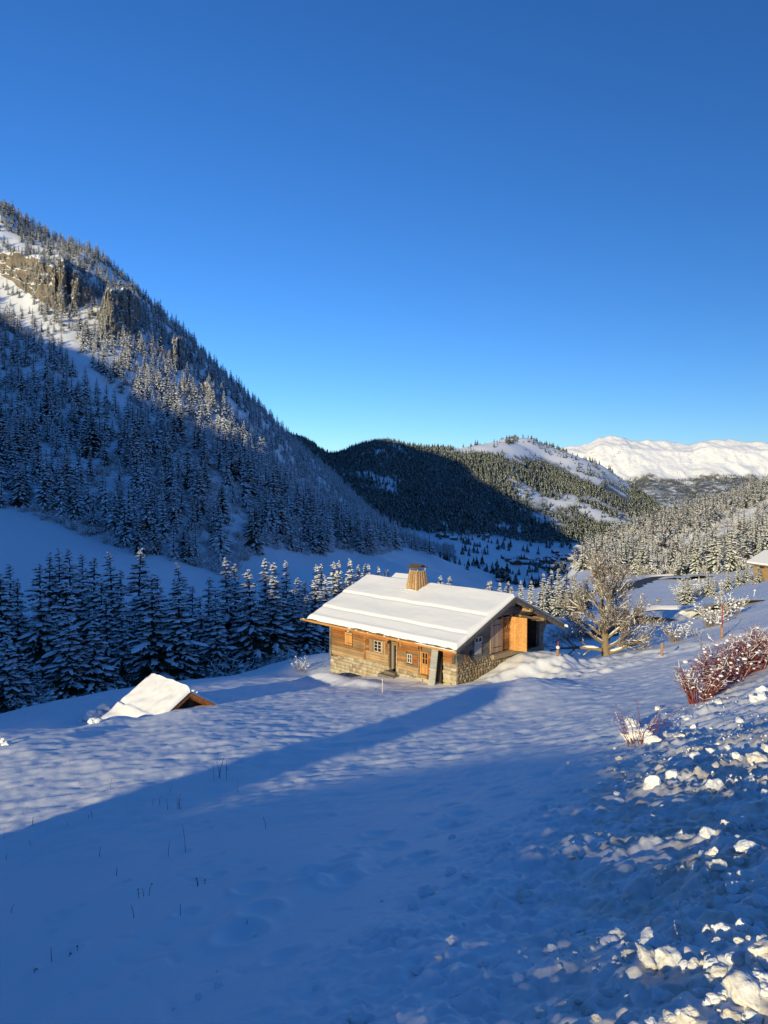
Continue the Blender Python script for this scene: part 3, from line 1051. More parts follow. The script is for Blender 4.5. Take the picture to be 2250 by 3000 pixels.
# the leaf that stands open, hinged on the post at b = 6.7
ol = MB(); ol.box((0, -0.012, 0), (1.22, 0, 2.42))
open_leaf = ol.build('open_barn_door', M['wood_new'], chalet, loc=L(GA - 0.1, 6.70, -1.30), rot=(0, 0, math.radians(14)))
tag(open_leaf, 'bright orange boarded barn door leaf standing open')
for i in range(6):
    e0, e1 = 1.22 * i / 6 + 0.006, 1.22 * (i + 1) / 6 - 0.006
    block('board', 'wood_new', (e0, -0.06 - random.uniform(0, 0.012), 0.0), (e1, -0.013, 2.42), open_leaf)
for zz in (0.35, 2.0):
    block('batten', 'wood_new', (0.03, -0.105, zz - 0.05), (1.2, -0.074, zz + 0.05), open_leaf)
lblock('post', 'wood_brown', (GA - 0.12, GA + 0.12), (6.66, 6.8), (-1.35, 1.3), chalet)
# pale panel with a dark upper light beside the logs
wp = boards('wall_panel', 'grey_board', (2.52, 3.30), (-1.02, -0.22), GA - 0.07, 1, chalet, facing='gable', strap=False)
tag(wp, 'pale grey panel under a dark window light')
window('window', (2.52, 3.30), (-0.20, 0.18), GA - 0.10, (2, 1), chalet, facing='gable', fw=0.045)
lblock('wall_box', 'wood_dark', (GA - 0.16, GA - 0.06), (2.16, 2.38), (-0.98, -0.70), chalet)
# rail under the logs
lblock('sill_beam', 'wood_grey', (GA - 0.12, GA + 0.1), (FB, 4.42), (-1.36, -1.22), chalet)
# other walls, seldom seen
ow = MB()
gbox(ow, (LA - 0.3, LA - 0.02), (FB + 0.33, BB), (-6.2, -0.1))
gbox(ow, (GA + 0.4, LA - 0.32), (BB - 0.2, BB), (-6.0, -0.1))
ow.build('rear_wall', M['wood_grey'], chalet)
lg = MB(); lg.prism([L(LA, 0.9, -0.1), L(LA, 10.9, -0.1), L(LA, 10.9, roof_z(10.9) - .2), L(LA, 6.3, roof_z(6.3) - .2), L(LA, 0.9, roof_z(.9) - .2)], (0.15, 0, 0)); lg.build('rear_gable', M['wood_grey'], chalet)

# -- roof
r = MB()
T = 0.16
for s in (0, 1):
    if s == 0: P = [(0, 0), (RW / 2, RH)]
    else: P = [(RW / 2, RH), (RW, 0)]
    (b0, z0), (b1, z1) = P
    poly = [L(0.02, b0, z0 - 0.14 - T), L(0.02, b1, z1 - 0.14 - T), L(0.02, b1, z1 - 0.14), L(0.02, b0, z0 - 0.14)]
    r.prism(poly, (-(RL - 0.02), 0, 0))
roof = r.build('roof', M['wood_soffit'], chalet)
for k in range(34):                                        # soffit boards under the gable overhang, right slope and left slope
    b = 6.35 + k * 0.18
    if b < 12.4:
        lblock('soffit_board', 'wood_soffit', (0.06, 0.72), (b, b + 0.165), (roof_z(b) - T - 0.075, roof_z(b) - T - 0.045), roof).rotation_euler = (-math.atan(PITCH_R), 0, 0)
# shingle courses along the eave: ragged thick edge
rs = np.random.default_rng(5)
sv = MB()
for layer in range(3):
    a = 0.02
    while a < RL - 0.05:
        w = rs.uniform(0.10, 0.2)
        o_ = rs.uniform(-0.05, 0.05) + layer * 0.07
        z0 = -0.14 + layer * 0.045
        sv.prism([L(a, -0.14 + o_, z0 - 0.07), L(a, 1.2, z0 + 1.2 * PITCH_R), L(a, 1.2, z0 + 1.2 * PITCH_R + 0.03), L(a, -0.14 + o_, z0 - 0.035)], (-w + 0.008, 0, 0))
        a += w
so = sv.build('shingles', M['shingle'], roof)
so['kind'] = 'stuff'
# barge boards, two stepped on each slope
for (b0, z0, b1, z1) in [(-0.1, -0.1 - 0.1 * PITCH_R, RW / 2, RH - 0.1), (RW / 2, RH - 0.1, RW + 0.05, -0.12 - 0.05 * PITCH_R)]:
    for off, w, aa in ((0.0, 0.24, -0.075), (-0.20, 0.22, -0.01)):
        m = MB()
        m.prism([L(aa, b0, z0 + off - w), L(aa, b1, z1 + off - w), L(aa, b1, z1 + off), L(aa, b0, z0 + off)], (-0.055, 0, 0))
        m.build('barge_board', M['wood_grey'], roof)
# gutter log along the front eave, longer than the roof on the left
gm = MB()
gm.tube([L(-0.05, -0.12, -0.33), L(5, -0.12, -0.33), L(RL - 1, -0.12, -0.31), L(RL + 0.75, -0.16, -0.30)], [0.10, 0.095, 0.09, 0.085], 10)
gut = gm.build('gutter_log', M['wood_new'], roof, True)
gs = MB()
gs_parts = []
for a0, a1 in [(0.0, 3.8), (RL + 0.1, RL + 0.72), (9.6, 10.0), (8.4, 8.6), (6.6, 6.9), (5.2, 5.4), (10.3, 10.8)]:
    n_ = max(2, int((a1 - a0) / 0.25))
    gs = MB()
    gs.tube([L(a0 + (a1 - a0) * i / n_, -0.13, -0.245 + 0.02 * math.sin(i * 1.7)) for i in range(n_ + 1)], [0.02] + [0.06] * (n_ - 1) + [0.02], 7, True, 0.7)
    gs.build('gutter_snow', M['roof_snow'], gut, True)
# purlin and ridge beam ends under the right slope
for b, z, l in [(6.3, 2.15, 0.6), (8.15, 1.50, 0.85), (9.9, 0.62, 0.8)]:
    m = MB(); m.beam(L(GA + 0.3, b, z), L(GA - l, b, z), 0.30, 0.24); m.build('purlin_end', M['wood_pale'], roof)
m = MB(); m.beam(L(GA - 0.35, 7.4, 1.12), L(GA - 0.35, 10.0, 0.52), 0.2, 0.16); m.build('brace', M['wood_pale'], roof)
m = MB(); m.beam(L(GA - 0.05, 7.0, 1.14), L(GA - 0.05, 10.3, 1.02), 0.2, 0.2); m.build('lintel', M['wood_dark'], roof)

# -- snow on the roof: three benches held by snow guards, rounded at every edge


def snow_sheet(name, parent, a0, a1, b0, b1, surf, thick, na_, nb_, material, bottom=True):
    A, B_ = np.linspace(a0, a1, na_), np.linspace(b0, b1, nb_)
    AA, BB_ = np.meshgrid(A, B_, indexing='ij')
    BB_ = BB_ + 0.07 * fbm2(AA / 0.8, AA * 0 + b0, 3, 77) * np.clip(1 - np.minimum(BB_ - b0, 99) / 0.5, 0, 1) * (b0 < 0)
    Zs = surf(BB_)
    Zt = Zs + thick(AA, BB_)
    n_ = na_ * nb_
    V = np.concatenate([np.stack([-AA, BB_, Zt - BASE_Z], -1).reshape(-1, 3), np.stack([-AA, BB_, Zs - 0.005 - BASE_Z], -1).reshape(-1, 3)])
    F = []
    for i in range(na_ - 1):
        for j in range(nb_ - 1):
            k = i * nb_ + j
            F.append((k, k + 1, k + nb_ + 1, k + nb_))
            F.append((n_ + k, n_ + k + nb_, n_ + k + nb_ + 1, n_ + k + 1))
    for i in range(na_ - 1):
        k = i * nb_
        F.append((k, k + nb_, n_ + k + nb_, n_ + k))
        k = i * nb_ + nb_ - 1
        F.append((k, n_ + k, n_ + k + nb_, k + nb_))
    for j in range(nb_ - 1):
        k = j
        F.append((k, n_ + k, n_ + k + 1, k + 1))
        k = (na_ - 1) * nb_ + j
        F.append((k, k + 1, n_ + k + 1, n_ + k))
    return obj(name, mesh_data(name, V, F, M[material], True), parent)


def front_surf(b):
    return -0.10 + PITCH_R * b


def front_thick(a, b):
    edge = np.minimum(np.minimum(a + 0.02, RL - a), b + 0.1)
    e = np.sqrt(np.clip(edge / 0.24, 0, 1))
    base = 0.22 + 0.035 * fbm2(a / 2.2, b / 1.3, 3, 5)
    inset = smooth(0.25, 0.45, a) * smooth(RL - 0.05, RL - 0.2, a)
    for bl_ in (1.42, 3.58):                               # bench: thick lip that thins uphill
        bb = b - bl_ - 0.05 * fbm2(a / 1.8, a * 0 + bl_, 2, 9)
        base = base + inset * 0.08 * smooth(-0.06, 0.05, bb) * smooth(1.7, 0.0, bb)
        base = base - inset * 0.03 * np.exp(-((bb + 0.12) / 0.07) ** 2)
    ch = np.exp(-(((a - 8.95) / 1.1) ** 2 + ((b - 5.1) / 0.7) ** 2))
    base = base + 0.06 * ch * (1 + fbm2(a / 0.15, b / 0.15, 2, 3)) - 0.14 * smooth(0.55, 0.9, a - 7.55) * smooth(8.6, 8.2, a) * smooth(5.4, 5.9, b)
    lip = 0.05 * smooth(0.5, 0.0, b)
    return (base + lip) * e


snow_sheet('roof_snow', roof, -0.02, RL, -0.1, RW / 2, front_surf, front_thick, 190, 110, 'roof_snow')


def rear_surf(b):
    return -0.10 + PITCH_R * (RW - b)


def rear_thick(a, b):
    edge = np.minimum(np.minimum(a + 0.05, RL - a), RW + 0.05 - b)
    return (0.16 + 0.03 * fbm2(a / 0.3, b / 0.3, 2, 8)) * np.sqrt(np.clip(edge / 0.12, 0, 1))


snow_sheet('roof_snow', roof, -0.05, RL, RW / 2, RW + 0.05, rear_surf, rear_thick, 60, 60, 'roof_snow')
cl = MB()
cl.tube([L(-0.05, RW + 0.02, -0.2), L(-0.25, RW + 0.02, -0.24), L(-0.36, RW, -0.3)], [0.10, 0.11, 0.03], 8)
cl.build('snow_lump', M['roof_snow'], roof, True)

# -- chimney: tapering shaft of upright boards, little roof on iron feet
chim = empty('chimney')
chim.parent = roof
CC, CBZ, CTZ = (8.95, 5.62), 2.05, 3.82
w0, w1 = 0.68, 0.44
core_m = MB()
bot = [L(CC[0] + sx * (w0 - .04), CC[1] + sy * (w0 - .04), CBZ) for sx, sy in ((-1, -1), (1, -1), (1, 1), (-1, 1))]
top = [L(CC[0] + sx * (w1 - .04), CC[1] + sy * (w1 - .04), CTZ) for sx, sy in ((-1, -1), (1, -1), (1, 1), (-1, 1))]
core_m.add(bot + top, [(0, 3, 2, 1), (4, 5, 6, 7), (0, 1, 5, 4), (1, 2, 6, 5), (2, 3, 7, 6), (3, 0, 4, 7)])
core_o = core_m.build('shaft', M['wood_dark'], roof)
bpy.data.objects.remove(chim)
core_o.name = 'chimney'
for side in range(4):
    ang = side * math.pi / 2
    ca, sa = round(math.cos(ang)), round(math.sin(ang))
    nb_ = 8
    for i in range(nb_):
        t0, t1 = -1 + 2 * i / nb_ + 0.015, -1 + 2 * (i + 1) / nb_ - 0.015
        zb = CBZ + random.uniform(-0.04, 0.05)
        out = 0.012 if i % 2 else 0.05

        def pt(t, w, o_, z):
            x, y = t * w, -(w + o_)
            return L(CC[0] + x * ca - y * sa, CC[1] + x * sa + y * ca, z)
        m = MB()
        v = [pt(t0, w0, out, zb), pt(t1, w0, out, zb), pt(t1, w1, out, CTZ), pt(t0, w1, out, CTZ), pt(t0, w0, -0.03, zb), pt(t1, w0, -0.03, zb), pt(t1, w1, -0.03, CTZ), pt(t0, w1, -0.03, CTZ)]
        m.add(v, [(0, 1, 2, 3), (4, 7, 6, 5), (0, 4, 5, 1), (1, 5, 6, 2), (2, 6, 7, 3), (3, 7, 4, 0)])
        m.build('board', M['wood_chimney'], core_o)
m = MB()
for sx, sy in ((-1, -1), (1, -1), (1, 1), (-1, 1)):
    m.beam(L(CC[0] + sx * 0.40, CC[1] + sy * 0.40, CTZ), L(CC[0] + sx * 0.44, CC[1] + sy * 0.44, CTZ + 0.24), 0.05, 0.05)
gbox(m, (CC[0] - 0.46, CC[0] + 0.46), (CC[1] - 0.46, CC[1] + 0.46), (CTZ, CTZ + 0.03))
m.build('cap_feet', M['zinc'], core_o)
m = MB()
for s in (-1, 1):
    m.prism([L(CC[0] - 0.58, CC[1], CTZ + 0.50), L(CC[0] - 0.58, CC[1] + s * 0.62, CTZ + 0.20), L(CC[0] - 0.58, CC[1] + s * 0.62, CTZ + 0.245), L(CC[0] - 0.58, CC[1], CTZ + 0.545)], (-1.16, 0, 0))
m.build('chimney_cap', M['shingle'], core_o)

# -- things that lean on or hang at the chalet
def loose(name, mb, material, label, cat, smooth_shade=False, group=None):
    o = mb.build(name, M[material], None, smooth_shade)
    o.location = chalet.location
    o.rotation_euler = chalet.rotation_euler
    return tag(o, label, cat, group)


m = MB(); m.prism([L(2.14, FB - 0.55, -3.05), L(2.72, FB - 0.55, -3.05), L(2.72, FB - 0.18, -0.55), L(2.14, FB - 0.18, -0.55)], (0, -0.05, 0))
gb = loose('leaning_board', m, 'grey_board', 'tall pale grey board leaning upright against the chalet front', 'board')
m = MB(); m.box((-2.735, FB - 0.52, -1.98 - BASE_Z), (-2.125, FB - 0.38, -1.92 - BASE_Z)); m.build('strap', M['white_paint'], gb)
for (b0, b1, z1, mt, lb) in [(1.85, 1.05, -0.35, 'wood_grey', 'thin grey pole leaning steeply against the chalet gable logs'), (2.05, 1.3, -0.4, 'wood_pale', 'pale pole slanting against the chalet gable beside the grey pole'), (1.42, 1.35, -0.42, 'wood_red', 'upright red-brown pole at the corner of the chalet gable')]:
    m = MB(); m.tube([L(GA - 0.30, b0, -1.36), L(GA - 0.16, b1, z1)], [0.03, 0.028], 7)
    loose('leaning_pole', m, mt, lb, 'pole')
# coat hanging inside the open front door
m = MB()
for k_, (dz, w_, d_) in enumerate([(0, 0.05, 0.03), (-0.08, 0.15, 0.06), (-0.4, 0.13, 0.08), (-0.75, 0.15, 0.08), (-0.95, 0.13, 0.05)]):
    m.v.extend([L(6.52 + w_ * math.cos(t), FB + 0.22 + d_ * math.sin(t), -1.12 + dz) for t in np.linspace(0, 2 * math.pi, 10, endpoint=False)])
for i in range(4):
    for k_ in range(10):
        m.f.append((i * 10 + k_, i * 10 + (k_ + 1) % 10, (i + 1) * 10 + (k_ + 1) % 10, (i + 1) * 10 + k_))
m.n = len(m.v)
loose('coat', m, 'coat', 'blue-grey coat hanging just inside the open front door of the chalet', 'coat', True)
# ------------------------------------------------------------------ spruces
M['needles'] = mat('needles', (0.024, 0.040, 0.022), 0.8, 0.2)
nt, b_ = nodes_of(M['needles'])
nn = add_noise(nt, world_pos(nt), 1.3, 3.0, 0.6)
nt.links.new(ramp(nt, nn.outputs['Fac'], [(0.3, (0.014, 0.026, 0.015)), (0.7, (0.045, 0.060, 0.028))]).outputs['Color'], b_.inputs['Base Color'])
M['bark'] = mat('bark', (0.07, 0.05, 0.035), 0.95, 0.1)
nt, b_ = nodes_of(M['bark'])
nn = add_noise(nt, world_pos(nt), 9.0, 4.0, 0.7, (1, 1, 0.25))
nt.links.new(ramp(nt, nn.outputs['Fac'], [(0.3, (0.035, 0.024, 0.016)), (0.7, (0.15, 0.11, 0.075))]).outputs['Color'], b_.inputs['Base Color'])
bump(nt, b_, nn.outputs['Fac'], 0.6, 0.04)
M['tree_snow'] = mat('tree_snow', (0.84, 0.86, 0.88), 0.7, 0.2)


class Soup:
    def __init__(self):
        self.v, self.f, self.n = [], [], 0

    def add(self, v, f):
        self.v.append(np.asarray(v, float).reshape(-1, 3))
        self.f.extend([[i + self.n for i in q] for q in f])
        self.n += len(self.v[-1])

    def data(self, name, material, smooth_shade=True):
        return mesh_data(name, np.concatenate(self.v), self.f, M[material], smooth_shade)


def snow_pad(sp, P, W, Hh, side, sides=5):
    """pillow of snow along the points P: half round on top, flat below"""
    n = len(P)
    d = np.gradient(P, axis=0)
    d /= np.linalg.norm(d, axis=1)[:, None] + 1e-9
    s = np.cross(d, [0, 0, 1.0])
    s /= np.linalg.norm(s, axis=1)[:, None] + 1e-9
    u = np.cross(s, d)
    ang = np.linspace(-0.25, math.pi + 0.25, sides)
    ring = P[:, None, :] + s[:, None, :] * (np.cos(ang)[None, :, None] * W[:, None, None]) + u[:, None, :] * (np.maximum(np.sin(ang), -0.2)[None, :, None] * Hh[:, None, None])
    f = []
    for i in range(n - 1):
        for k in range(sides - 1):
            a = i * sides + k
            f.append((a, a + 1, a + sides + 1, a + sides))
    sp.add(ring.reshape(-1, 3), f)


def spruce_meshes(seed, h=15.0, R=2.7, levels=30, density=1.0, hi=True, snow=1.0, shape=0.85):
    r = np.random.default_rng(seed)
    nd, sn = Soup(), Soup()
    ts = np.linspace(0.05, 0.975, levels) + r.uniform(-0.013, 0.013, levels)
    prof = 1 + 0.16 * np.sin(np.arange(levels) * 1.9 + r.uniform(0, 6)) + r.uniform(-0.12, 0.12, levels)
    lop_a, lop = r.uniform(0, 6.28), r.uniform(0.05, 0.22)
    gap_a, gap_t, gap_w = r.uniform(0, 6.28, 4), r.uniform(0.1, 0.75, 4), r.uniform(0.05, 0.12, 4)
    for li, t in enumerate(ts):
        Lb = (R * (1 - t) ** shape * prof[li] + 0.16) * (0.72 + 0.28 * min(1, t / 0.12))
        nb = max(4, int(round((4.5 + 6.0 * (1 - t)) * density)))
        a0 = r.uniform(0, 6.28)
        for k in range(nb):
            az = a0 + 6.283 * (k + r.uniform(-0.35, 0.35)) / nb
            ln = Lb * r.uniform(0.6, 1.2) * (1 + lop * math.cos(az - lop_a))
            if any(abs(t - gt) < gw and math.cos(az - ga) > 0.6 for ga, gt, gw in zip(gap_a, gap_t, gap_w)):
                if r.random() < 0.55: continue
                ln *= 0.6
            rise = 0.55 * t - 0.18 + r.uniform(-0.1, 0.1)
            droop = 0.62 - 0.35 * t + r.uniform(-0.08, 0.12)
            dirh = np.array([math.cos(az), math.sin(az), 0])
            sd = np.array([-math.sin(az), math.cos(az), 0])
            zb = h * t + r.uniform(-0.28, 0.28)
            ns = 6 if hi else 4
            s = np.linspace(0.06, 1.0, ns)
            P = dirh[None] * (s * ln)[:, None] + sd[None] * (0.10 * ln * np.sin(s * 2.5) * r.uniform(-1, 1))[:, None]
            P[:, 2] = zb + ln * (rise * s - droop * s ** 2 + 0.22 * droop * s ** 4)
            wv = (0.43 if hi else 0.46) * ln ** 0.7 * np.sin(np.pi * (0.16 + 0.80 * s)) ** 0.9 * 0.62 + 0.03
            # fan of needles: jagged ribbon, drooping at its sides
            if hi:
                for i in range(ns - 1):
                    p0, p1 = P[i], P[i + 1]
                    for sg in (-1, 1):
                        for q in range(2):
                            f0 = q / 2.0
                            b0 = p0 + (p1 - p0) * f0
                            b1 = p0 + (p1 - p0) * min(1, f0 + 0.62)
                            w = wv[i] * r.uniform(0.85, 1.5)
                            tip = b1 + sd * sg * w + dirh * w * 0.55 - np.array([0, 0, w * r.uniform(0.35, 0.8)])
                            mid = b0 + sd * sg * w * 0.55 + dirh * w * 0.1 - np.array([0, 0, w * 0.22])
                            nd.add([b0, mid, tip, b1], [(0, 1, 2), (0, 2, 3)])
                    hang = r.uniform(0.16, 0.38) * (0.4 + 0.6 * (1 - t))
                    nd.add([p0, p1, (p0 + p1) / 2 + sd * r.uniform(-.05, .05) - np.array([0, 0, hang])], [(0, 1, 2)])
            else:
                for sg in (-1, 1):
                    e = P + sd[None] * sg * wv[:, None] * r.uniform(0.7, 1.4, (ns, 1)) + dirh[None] * (wv * 0.5)[:, None] - np.array([0, 0, 1.0])[None] * (wv * 0.5)[:, None]
                    for i in range(ns - 1):
                        nd.add([P[i], e[i], P[i + 1]], [(0, 1, 2)])
                        nd.add([P[i], P[i + 1], (P[i] + P[i + 1]) / 2 - np.array([0, 0, 0.3 * (1.2 - t)])], [(0, 1, 2)])
            # snow lying on the branch
            if r.random() < (0.80 if hi else 0.93) * snow + 0.05:
                q0 = r.uniform(0.12, 0.35)
                m_ = 6 if hi else 3
                ss = np.linspace(q0, r.uniform(0.96, 1.05), m_)
                PP = np.stack([np.interp(ss, s, P[:, c]) for c in range(3)], -1)
                PP[:, 2] += 0.03
                env = np.sin(np.pi * np.linspace(0.10, 0.97, m_)) ** 0.6
                W = env * (0.10 + 0.085 * ln ** 0.6) * r.uniform(0.7, 1.3) * (1.0 if hi else 1.75) * (0.6 + 0.4 * snow)
                W = W * (1 + 0.3 * r.uniform(-1, 1, m_))
                snow_pad(sn, PP, W, W * r.uniform(0.55, 0.85), sd, 5 if hi else 3)
                if hi:
                    for i in range(1, ns - 1):
                        for sg in (-1, 1):
                            if r.random() < 0.46 * snow:
                                w = wv[i] * r.uniform(0.8, 1.35)
                                b0 = P[i] + sd * sg * 0.05
                                tp = P[i] + sd * sg * w + dirh * w * 0.75 - np.array([0, 0, w * 0.42])
                                mm = (b0 + tp) / 2 + np.array([0, 0, 0.035])
                                pts = np.array([b0 + [0, 0, .02], mm + [0, 0, .02], tp + [0, 0, .03]])
                                ww = np.array([0.05, 0.085, 0.03]) * (0.7 + 0.3 * ln ** 0.5)
                                snow_pad(sn, pts, ww, ww * 0.7, sd, 4)
    # leader
    sn.add([[0, 0, h * 1.005], [0.06, 0.03, h * 0.965], [-0.05, 0.06, h * 0.96], [0, -0.07, h * 0.965]], [(0, 1, 2), (0, 2, 3), (0, 3, 1)])
    nd.add([[0, 0, h * 1.0], [0.10, 0, h * 0.93], [-0.07, 0.08, h * 0.93], [-0.03, -0.1, h * 0.93]], [(0, 1, 2), (0, 2, 3), (0, 3, 1)])
    tr = MB()
    tr.tube([(0, 0, -1.2), (0, 0, h * 0.3), (0.03, 0.02, h * 0.7), (0, 0, h * 0.98)], [0.021 * h * .7, 0.015 * h * .7, 0.008 * h * .7, 0.02], 7)
    tag_ = 'spruce_%d' % seed
    return dict(h=h, trunk=tr.data('trunk', M['bark'], True), crown=nd.data('crown', 'needles', False), snow=sn.data('snow_load', 'tree_snow', True))


SPRUCE_HI = [spruce_meshes(106, 15, 2.9, 26, 0.85, True, 0.7, 0.95), spruce_meshes(107, 15, 2.4, 34, 1.0, True, 1.0, 0.7), spruce_meshes(101, 15, 2.7, 30), spruce_meshes(102, 15, 2.35, 32, 0.95), spruce_meshes(103, 15, 3.1, 28, 1.05), spruce_meshes(104, 15, 2.5, 31, 1.0, True, 0.85), spruce_meshes(105, 15, 2.15, 30, 0.9, True, 0.95, 0.75)]
SPRUCE_LIGHT = [spruce_meshes(211, 15, 2.6, 18, 0.8, False, 0.5), spruce_meshes(212, 15, 2.2, 19, 0.75, False, 0.62), spruce_meshes(213, 15, 3.0, 17, 0.8, False, 0.42)]
SPRUCE_MID = [spruce_meshes(201, 15, 2.5, 19, 0.8, False), spruce_meshes(202, 15, 2.1, 20, 0.75, False), spruce_meshes(203, 15, 2.9, 18, 0.85, False, 0.9), spruce_meshes(204, 15, 2.3, 18, 0.8, False, 0.75)]


def plant_spruce(kind, x, y, zg, h, label, group, wide=1.0, rz=None, name='spruce'):
    k = h / kind['h']
    e = empty(name, (x, y, zg), random.uniform(0, 6.28) if rz is None else rz)
    e.scale = (k * wide, k * wide * random.uniform(0.88, 1.1), k)
    e.rotation_euler = (random.gauss(0, 0.018), random.gauss(0, 0.018), e.rotation_euler[2])
    for part in ('trunk', 'crown', 'snow'):
        o = obj('snow_load' if part == 'snow' else part, kind[part], e)
        if part != 'trunk': o['kind'] = 'stuff'
    return tag(e, label, 'tree', group)


ORD = ['first', 'second', 'third', 'fourth', 'fifth', 'sixth', 'seventh', 'eighth', 'ninth', 'tenth', 'eleventh', 'twelfth', 'thirteenth', 'fourteenth', 'fifteenth', 'sixteenth', 'seventeenth', 'eighteenth', 'nineteenth', 'twentieth']


def ordinal(i):
    if i < 20: return ORD[i]
    tens = {2: 'twenty', 3: 'thirty', 4: 'forty', 5: 'fifty'}[(i + 1) // 10]
    if (i + 1) % 10 == 0: return tens[:-1] + 'ieth'
    return tens + '-' + ORD[(i + 1) % 10 - 1]


def nth(k):
    k += 1
    return '%d%s' % (k, 'th' if 10 < k % 100 < 14 else {1: 'st', 2: 'nd', 3: 'rd'}.get(k % 10, 'th'))


# (photo x of the top, photo y of the top, metres ahead, width factor)
NEAR = [  # front of the gully, foot of each tree near the edge of the meadow
    (-40, 1700, 76, 1.1), (20, 1858, 66, 1.15), (48, 1880, 68, 1.0), (190, 1700, 76, 1.2), (272, 1812, 74, 1.25), (205, 1800, 72, 1.15), (447, 1682, 80, 1.25), (521, 1700, 80, 1.15), (110, 1950, 70, 0.9), (345, 1960, 76, 0.8),
    (640, 1760, 86, 1.1), (745, 1668, 90, 1.2), (800, 1690, 92, 1.25), (590, 1745, 88, 1.0), (700, 1765, 92, 1.0), (855, 1720, 96, 1.1), (930, 1700, 98, 1.15), (900, 1745, 95, 1.0)]
BACK = [
    (0, 1677, 92, 1.0), (24, 1650, 100, 1.0), (50, 1690, 98, 0.9), (116, 1650, 94, 1.05), (145, 1616, 104, 0.95), (167, 1604, 108, 1.0), (200, 1604, 104, 1.0), (238, 1622, 108, 0.95), (270, 1630, 100, 1.1), (300, 1690, 96, 1.0), (316, 1740, 90, 1.0),
    (333, 1616, 106, 1.0), (351, 1668, 97, 1.15), (399, 1606, 106, 1.15), (472, 1682, 98, 1.0), (420, 1720, 92, 1.0), (537, 1648, 104, 1.0), (560, 1715, 100, 1.0), (607, 1690, 104, 0.95), (629, 1718, 100, 1.0), (667, 1634, 106, 1.0), (689, 1652, 110, 1.0),
    (781, 1637, 108, 1.05), (806, 1648, 106, 1.0), (835, 1643, 112, 1.0), (868, 1692, 106, 1.0), (895, 1702, 108, 0.95), (720, 1730, 104, 1.0), (356, 1792, 88, 1.0),
    (926, 1654, 112, 0.9), (944, 1651, 114, 0.9), (979, 1646, 112, 0.95), (994, 1641, 116, 0.9), (1024, 1636, 114, 0.95), (1047, 1654, 118, 0.9), (1067, 1651, 118, 0.9), (1078, 1652, 122, 0.85), (960, 1690, 108, 0.9), (1010, 1690, 112, 0.9)]
BEHIND = [(1108, 1660, 120, 0.9), (1124, 1669, 122, 0.85), (1134, 1669, 124, 0.85), (1290, 1684, 118, 1.1), (1318, 1687, 118, 1.1), (1427, 1703, 120, 1.15), (1441, 1700, 122, 1.1), (1462, 1704, 118, 1.0), (1488, 1702, 121, 1.1), (1500, 1716, 118, 1.0), (1526, 1699, 116, 0.95), (1554, 1699, 116, 0.9)]
RIGHT = [(1594, 1678, 124, 1.1), (1614, 1668, 128, 1.15), (1640, 1664, 126, 1.2), (1660, 1676, 130, 1.2), (1610, 1700, 118, 1.15), (1635, 1702, 116, 1.2), (1665, 1712, 114, 1.2), (1685, 1690, 128, 1.15), (1700, 1700, 132, 1.1), (1720, 1690, 140, 1.1), (1590, 1720, 116, 1.0),
         (2003, 1690, 140, 1.25), (2017, 1686, 136, 1.35), (2075, 1672, 150, 1.2), (2090, 1690, 146, 1.1), (2135, 1665, 150, 1.15), (2165, 1650, 155, 1.2), (2190, 1640, 158, 1.2), (2225, 1660, 140, 1.3), (2240, 1632, 160, 1.2), (2115, 1700, 138, 0.9), (2255, 1690, 130, 1.2)]
N_IND = 0


def plant_list(lst, group, label_fn, kinds, hmin=5.0):
    global N_IND
    order = sorted(range(len(lst)), key=lambda i: lst[i][0])
    rank = {i: k for k, i in enumerate(order)}
    for i, (x, y, d, wd) in enumerate(lst):
        p = px(x, y, d)
        zg = ground(p[0], p[1])
        h = p[2] - zg
        if h < hmin:
            h = hmin; zg = p[2] - h
        if h > 26: zg = p[2] - 26; h = 26
        k = kinds[(i * 7 + 3) % len(kinds)]
        plant_spruce(k, p[0], p[1], zg - 0.1, h, label_fn(rank[i]), group, wd * (1.48 if d < 112 and x < 1100 else 1.22) * (15.0 / max(h, 9)) ** 0.35)
        N_IND += 1


plant_list(NEAR, 'spruces at the edge of the snowy meadow', lambda k: 'large snow-laden spruce at the meadow edge, %s from the left of the front row' % ordinal(k), SPRUCE_HI)
plant_list(BACK, 'spruces in the shaded gully', lambda k: 'snowy spruce in the gully behind the front row, %s from the left' % ordinal(k), SPRUCE_HI)
plant_list(BEHIND, 'spruce tops showing over the chalet roof', lambda k: 'sunlit spruce top showing above the chalet roof, %s from the left' % ordinal(k), SPRUCE_HI, 4.0)
plant_list(RIGHT, 'sunlit spruces right of the chalet', lambda k: 'sunlit snowy spruce right of the chalet, %s from the left' % ordinal(k), SPRUCE_HI, 4.0)

# ------------------------------------------------------------------ woods on the slopes


def jitter_grid(x0, x1, y0, y1, step, seed):
    r = np.random.default_rng(seed)
    gx, gy = np.meshgrid(np.arange(x0, x1, step), np.arange(y0, y1, step))
    gx = gx + r.uniform(-0.48, 0.48, gx.shape) * step
    gy = gy + r.uniform(-0.48, 0.48, gy.shape) * step
    return gx.ravel(), gy.ravel(), r


def poly_y(xs, ys):
    return lambda x: np.interp(x, xs, ys)


meadow_edge = poly_y([-600, 0, 150, 300, 450, 560, 655, 700, 760, 830, 900, 1000, 1110, 1175, 1260, 1400], [1330, 1484, 1528, 1585, 1640, 1660, 1682, 1672, 1625, 1604, 1625, 1614, 1626, 1600, 1622, 1660])

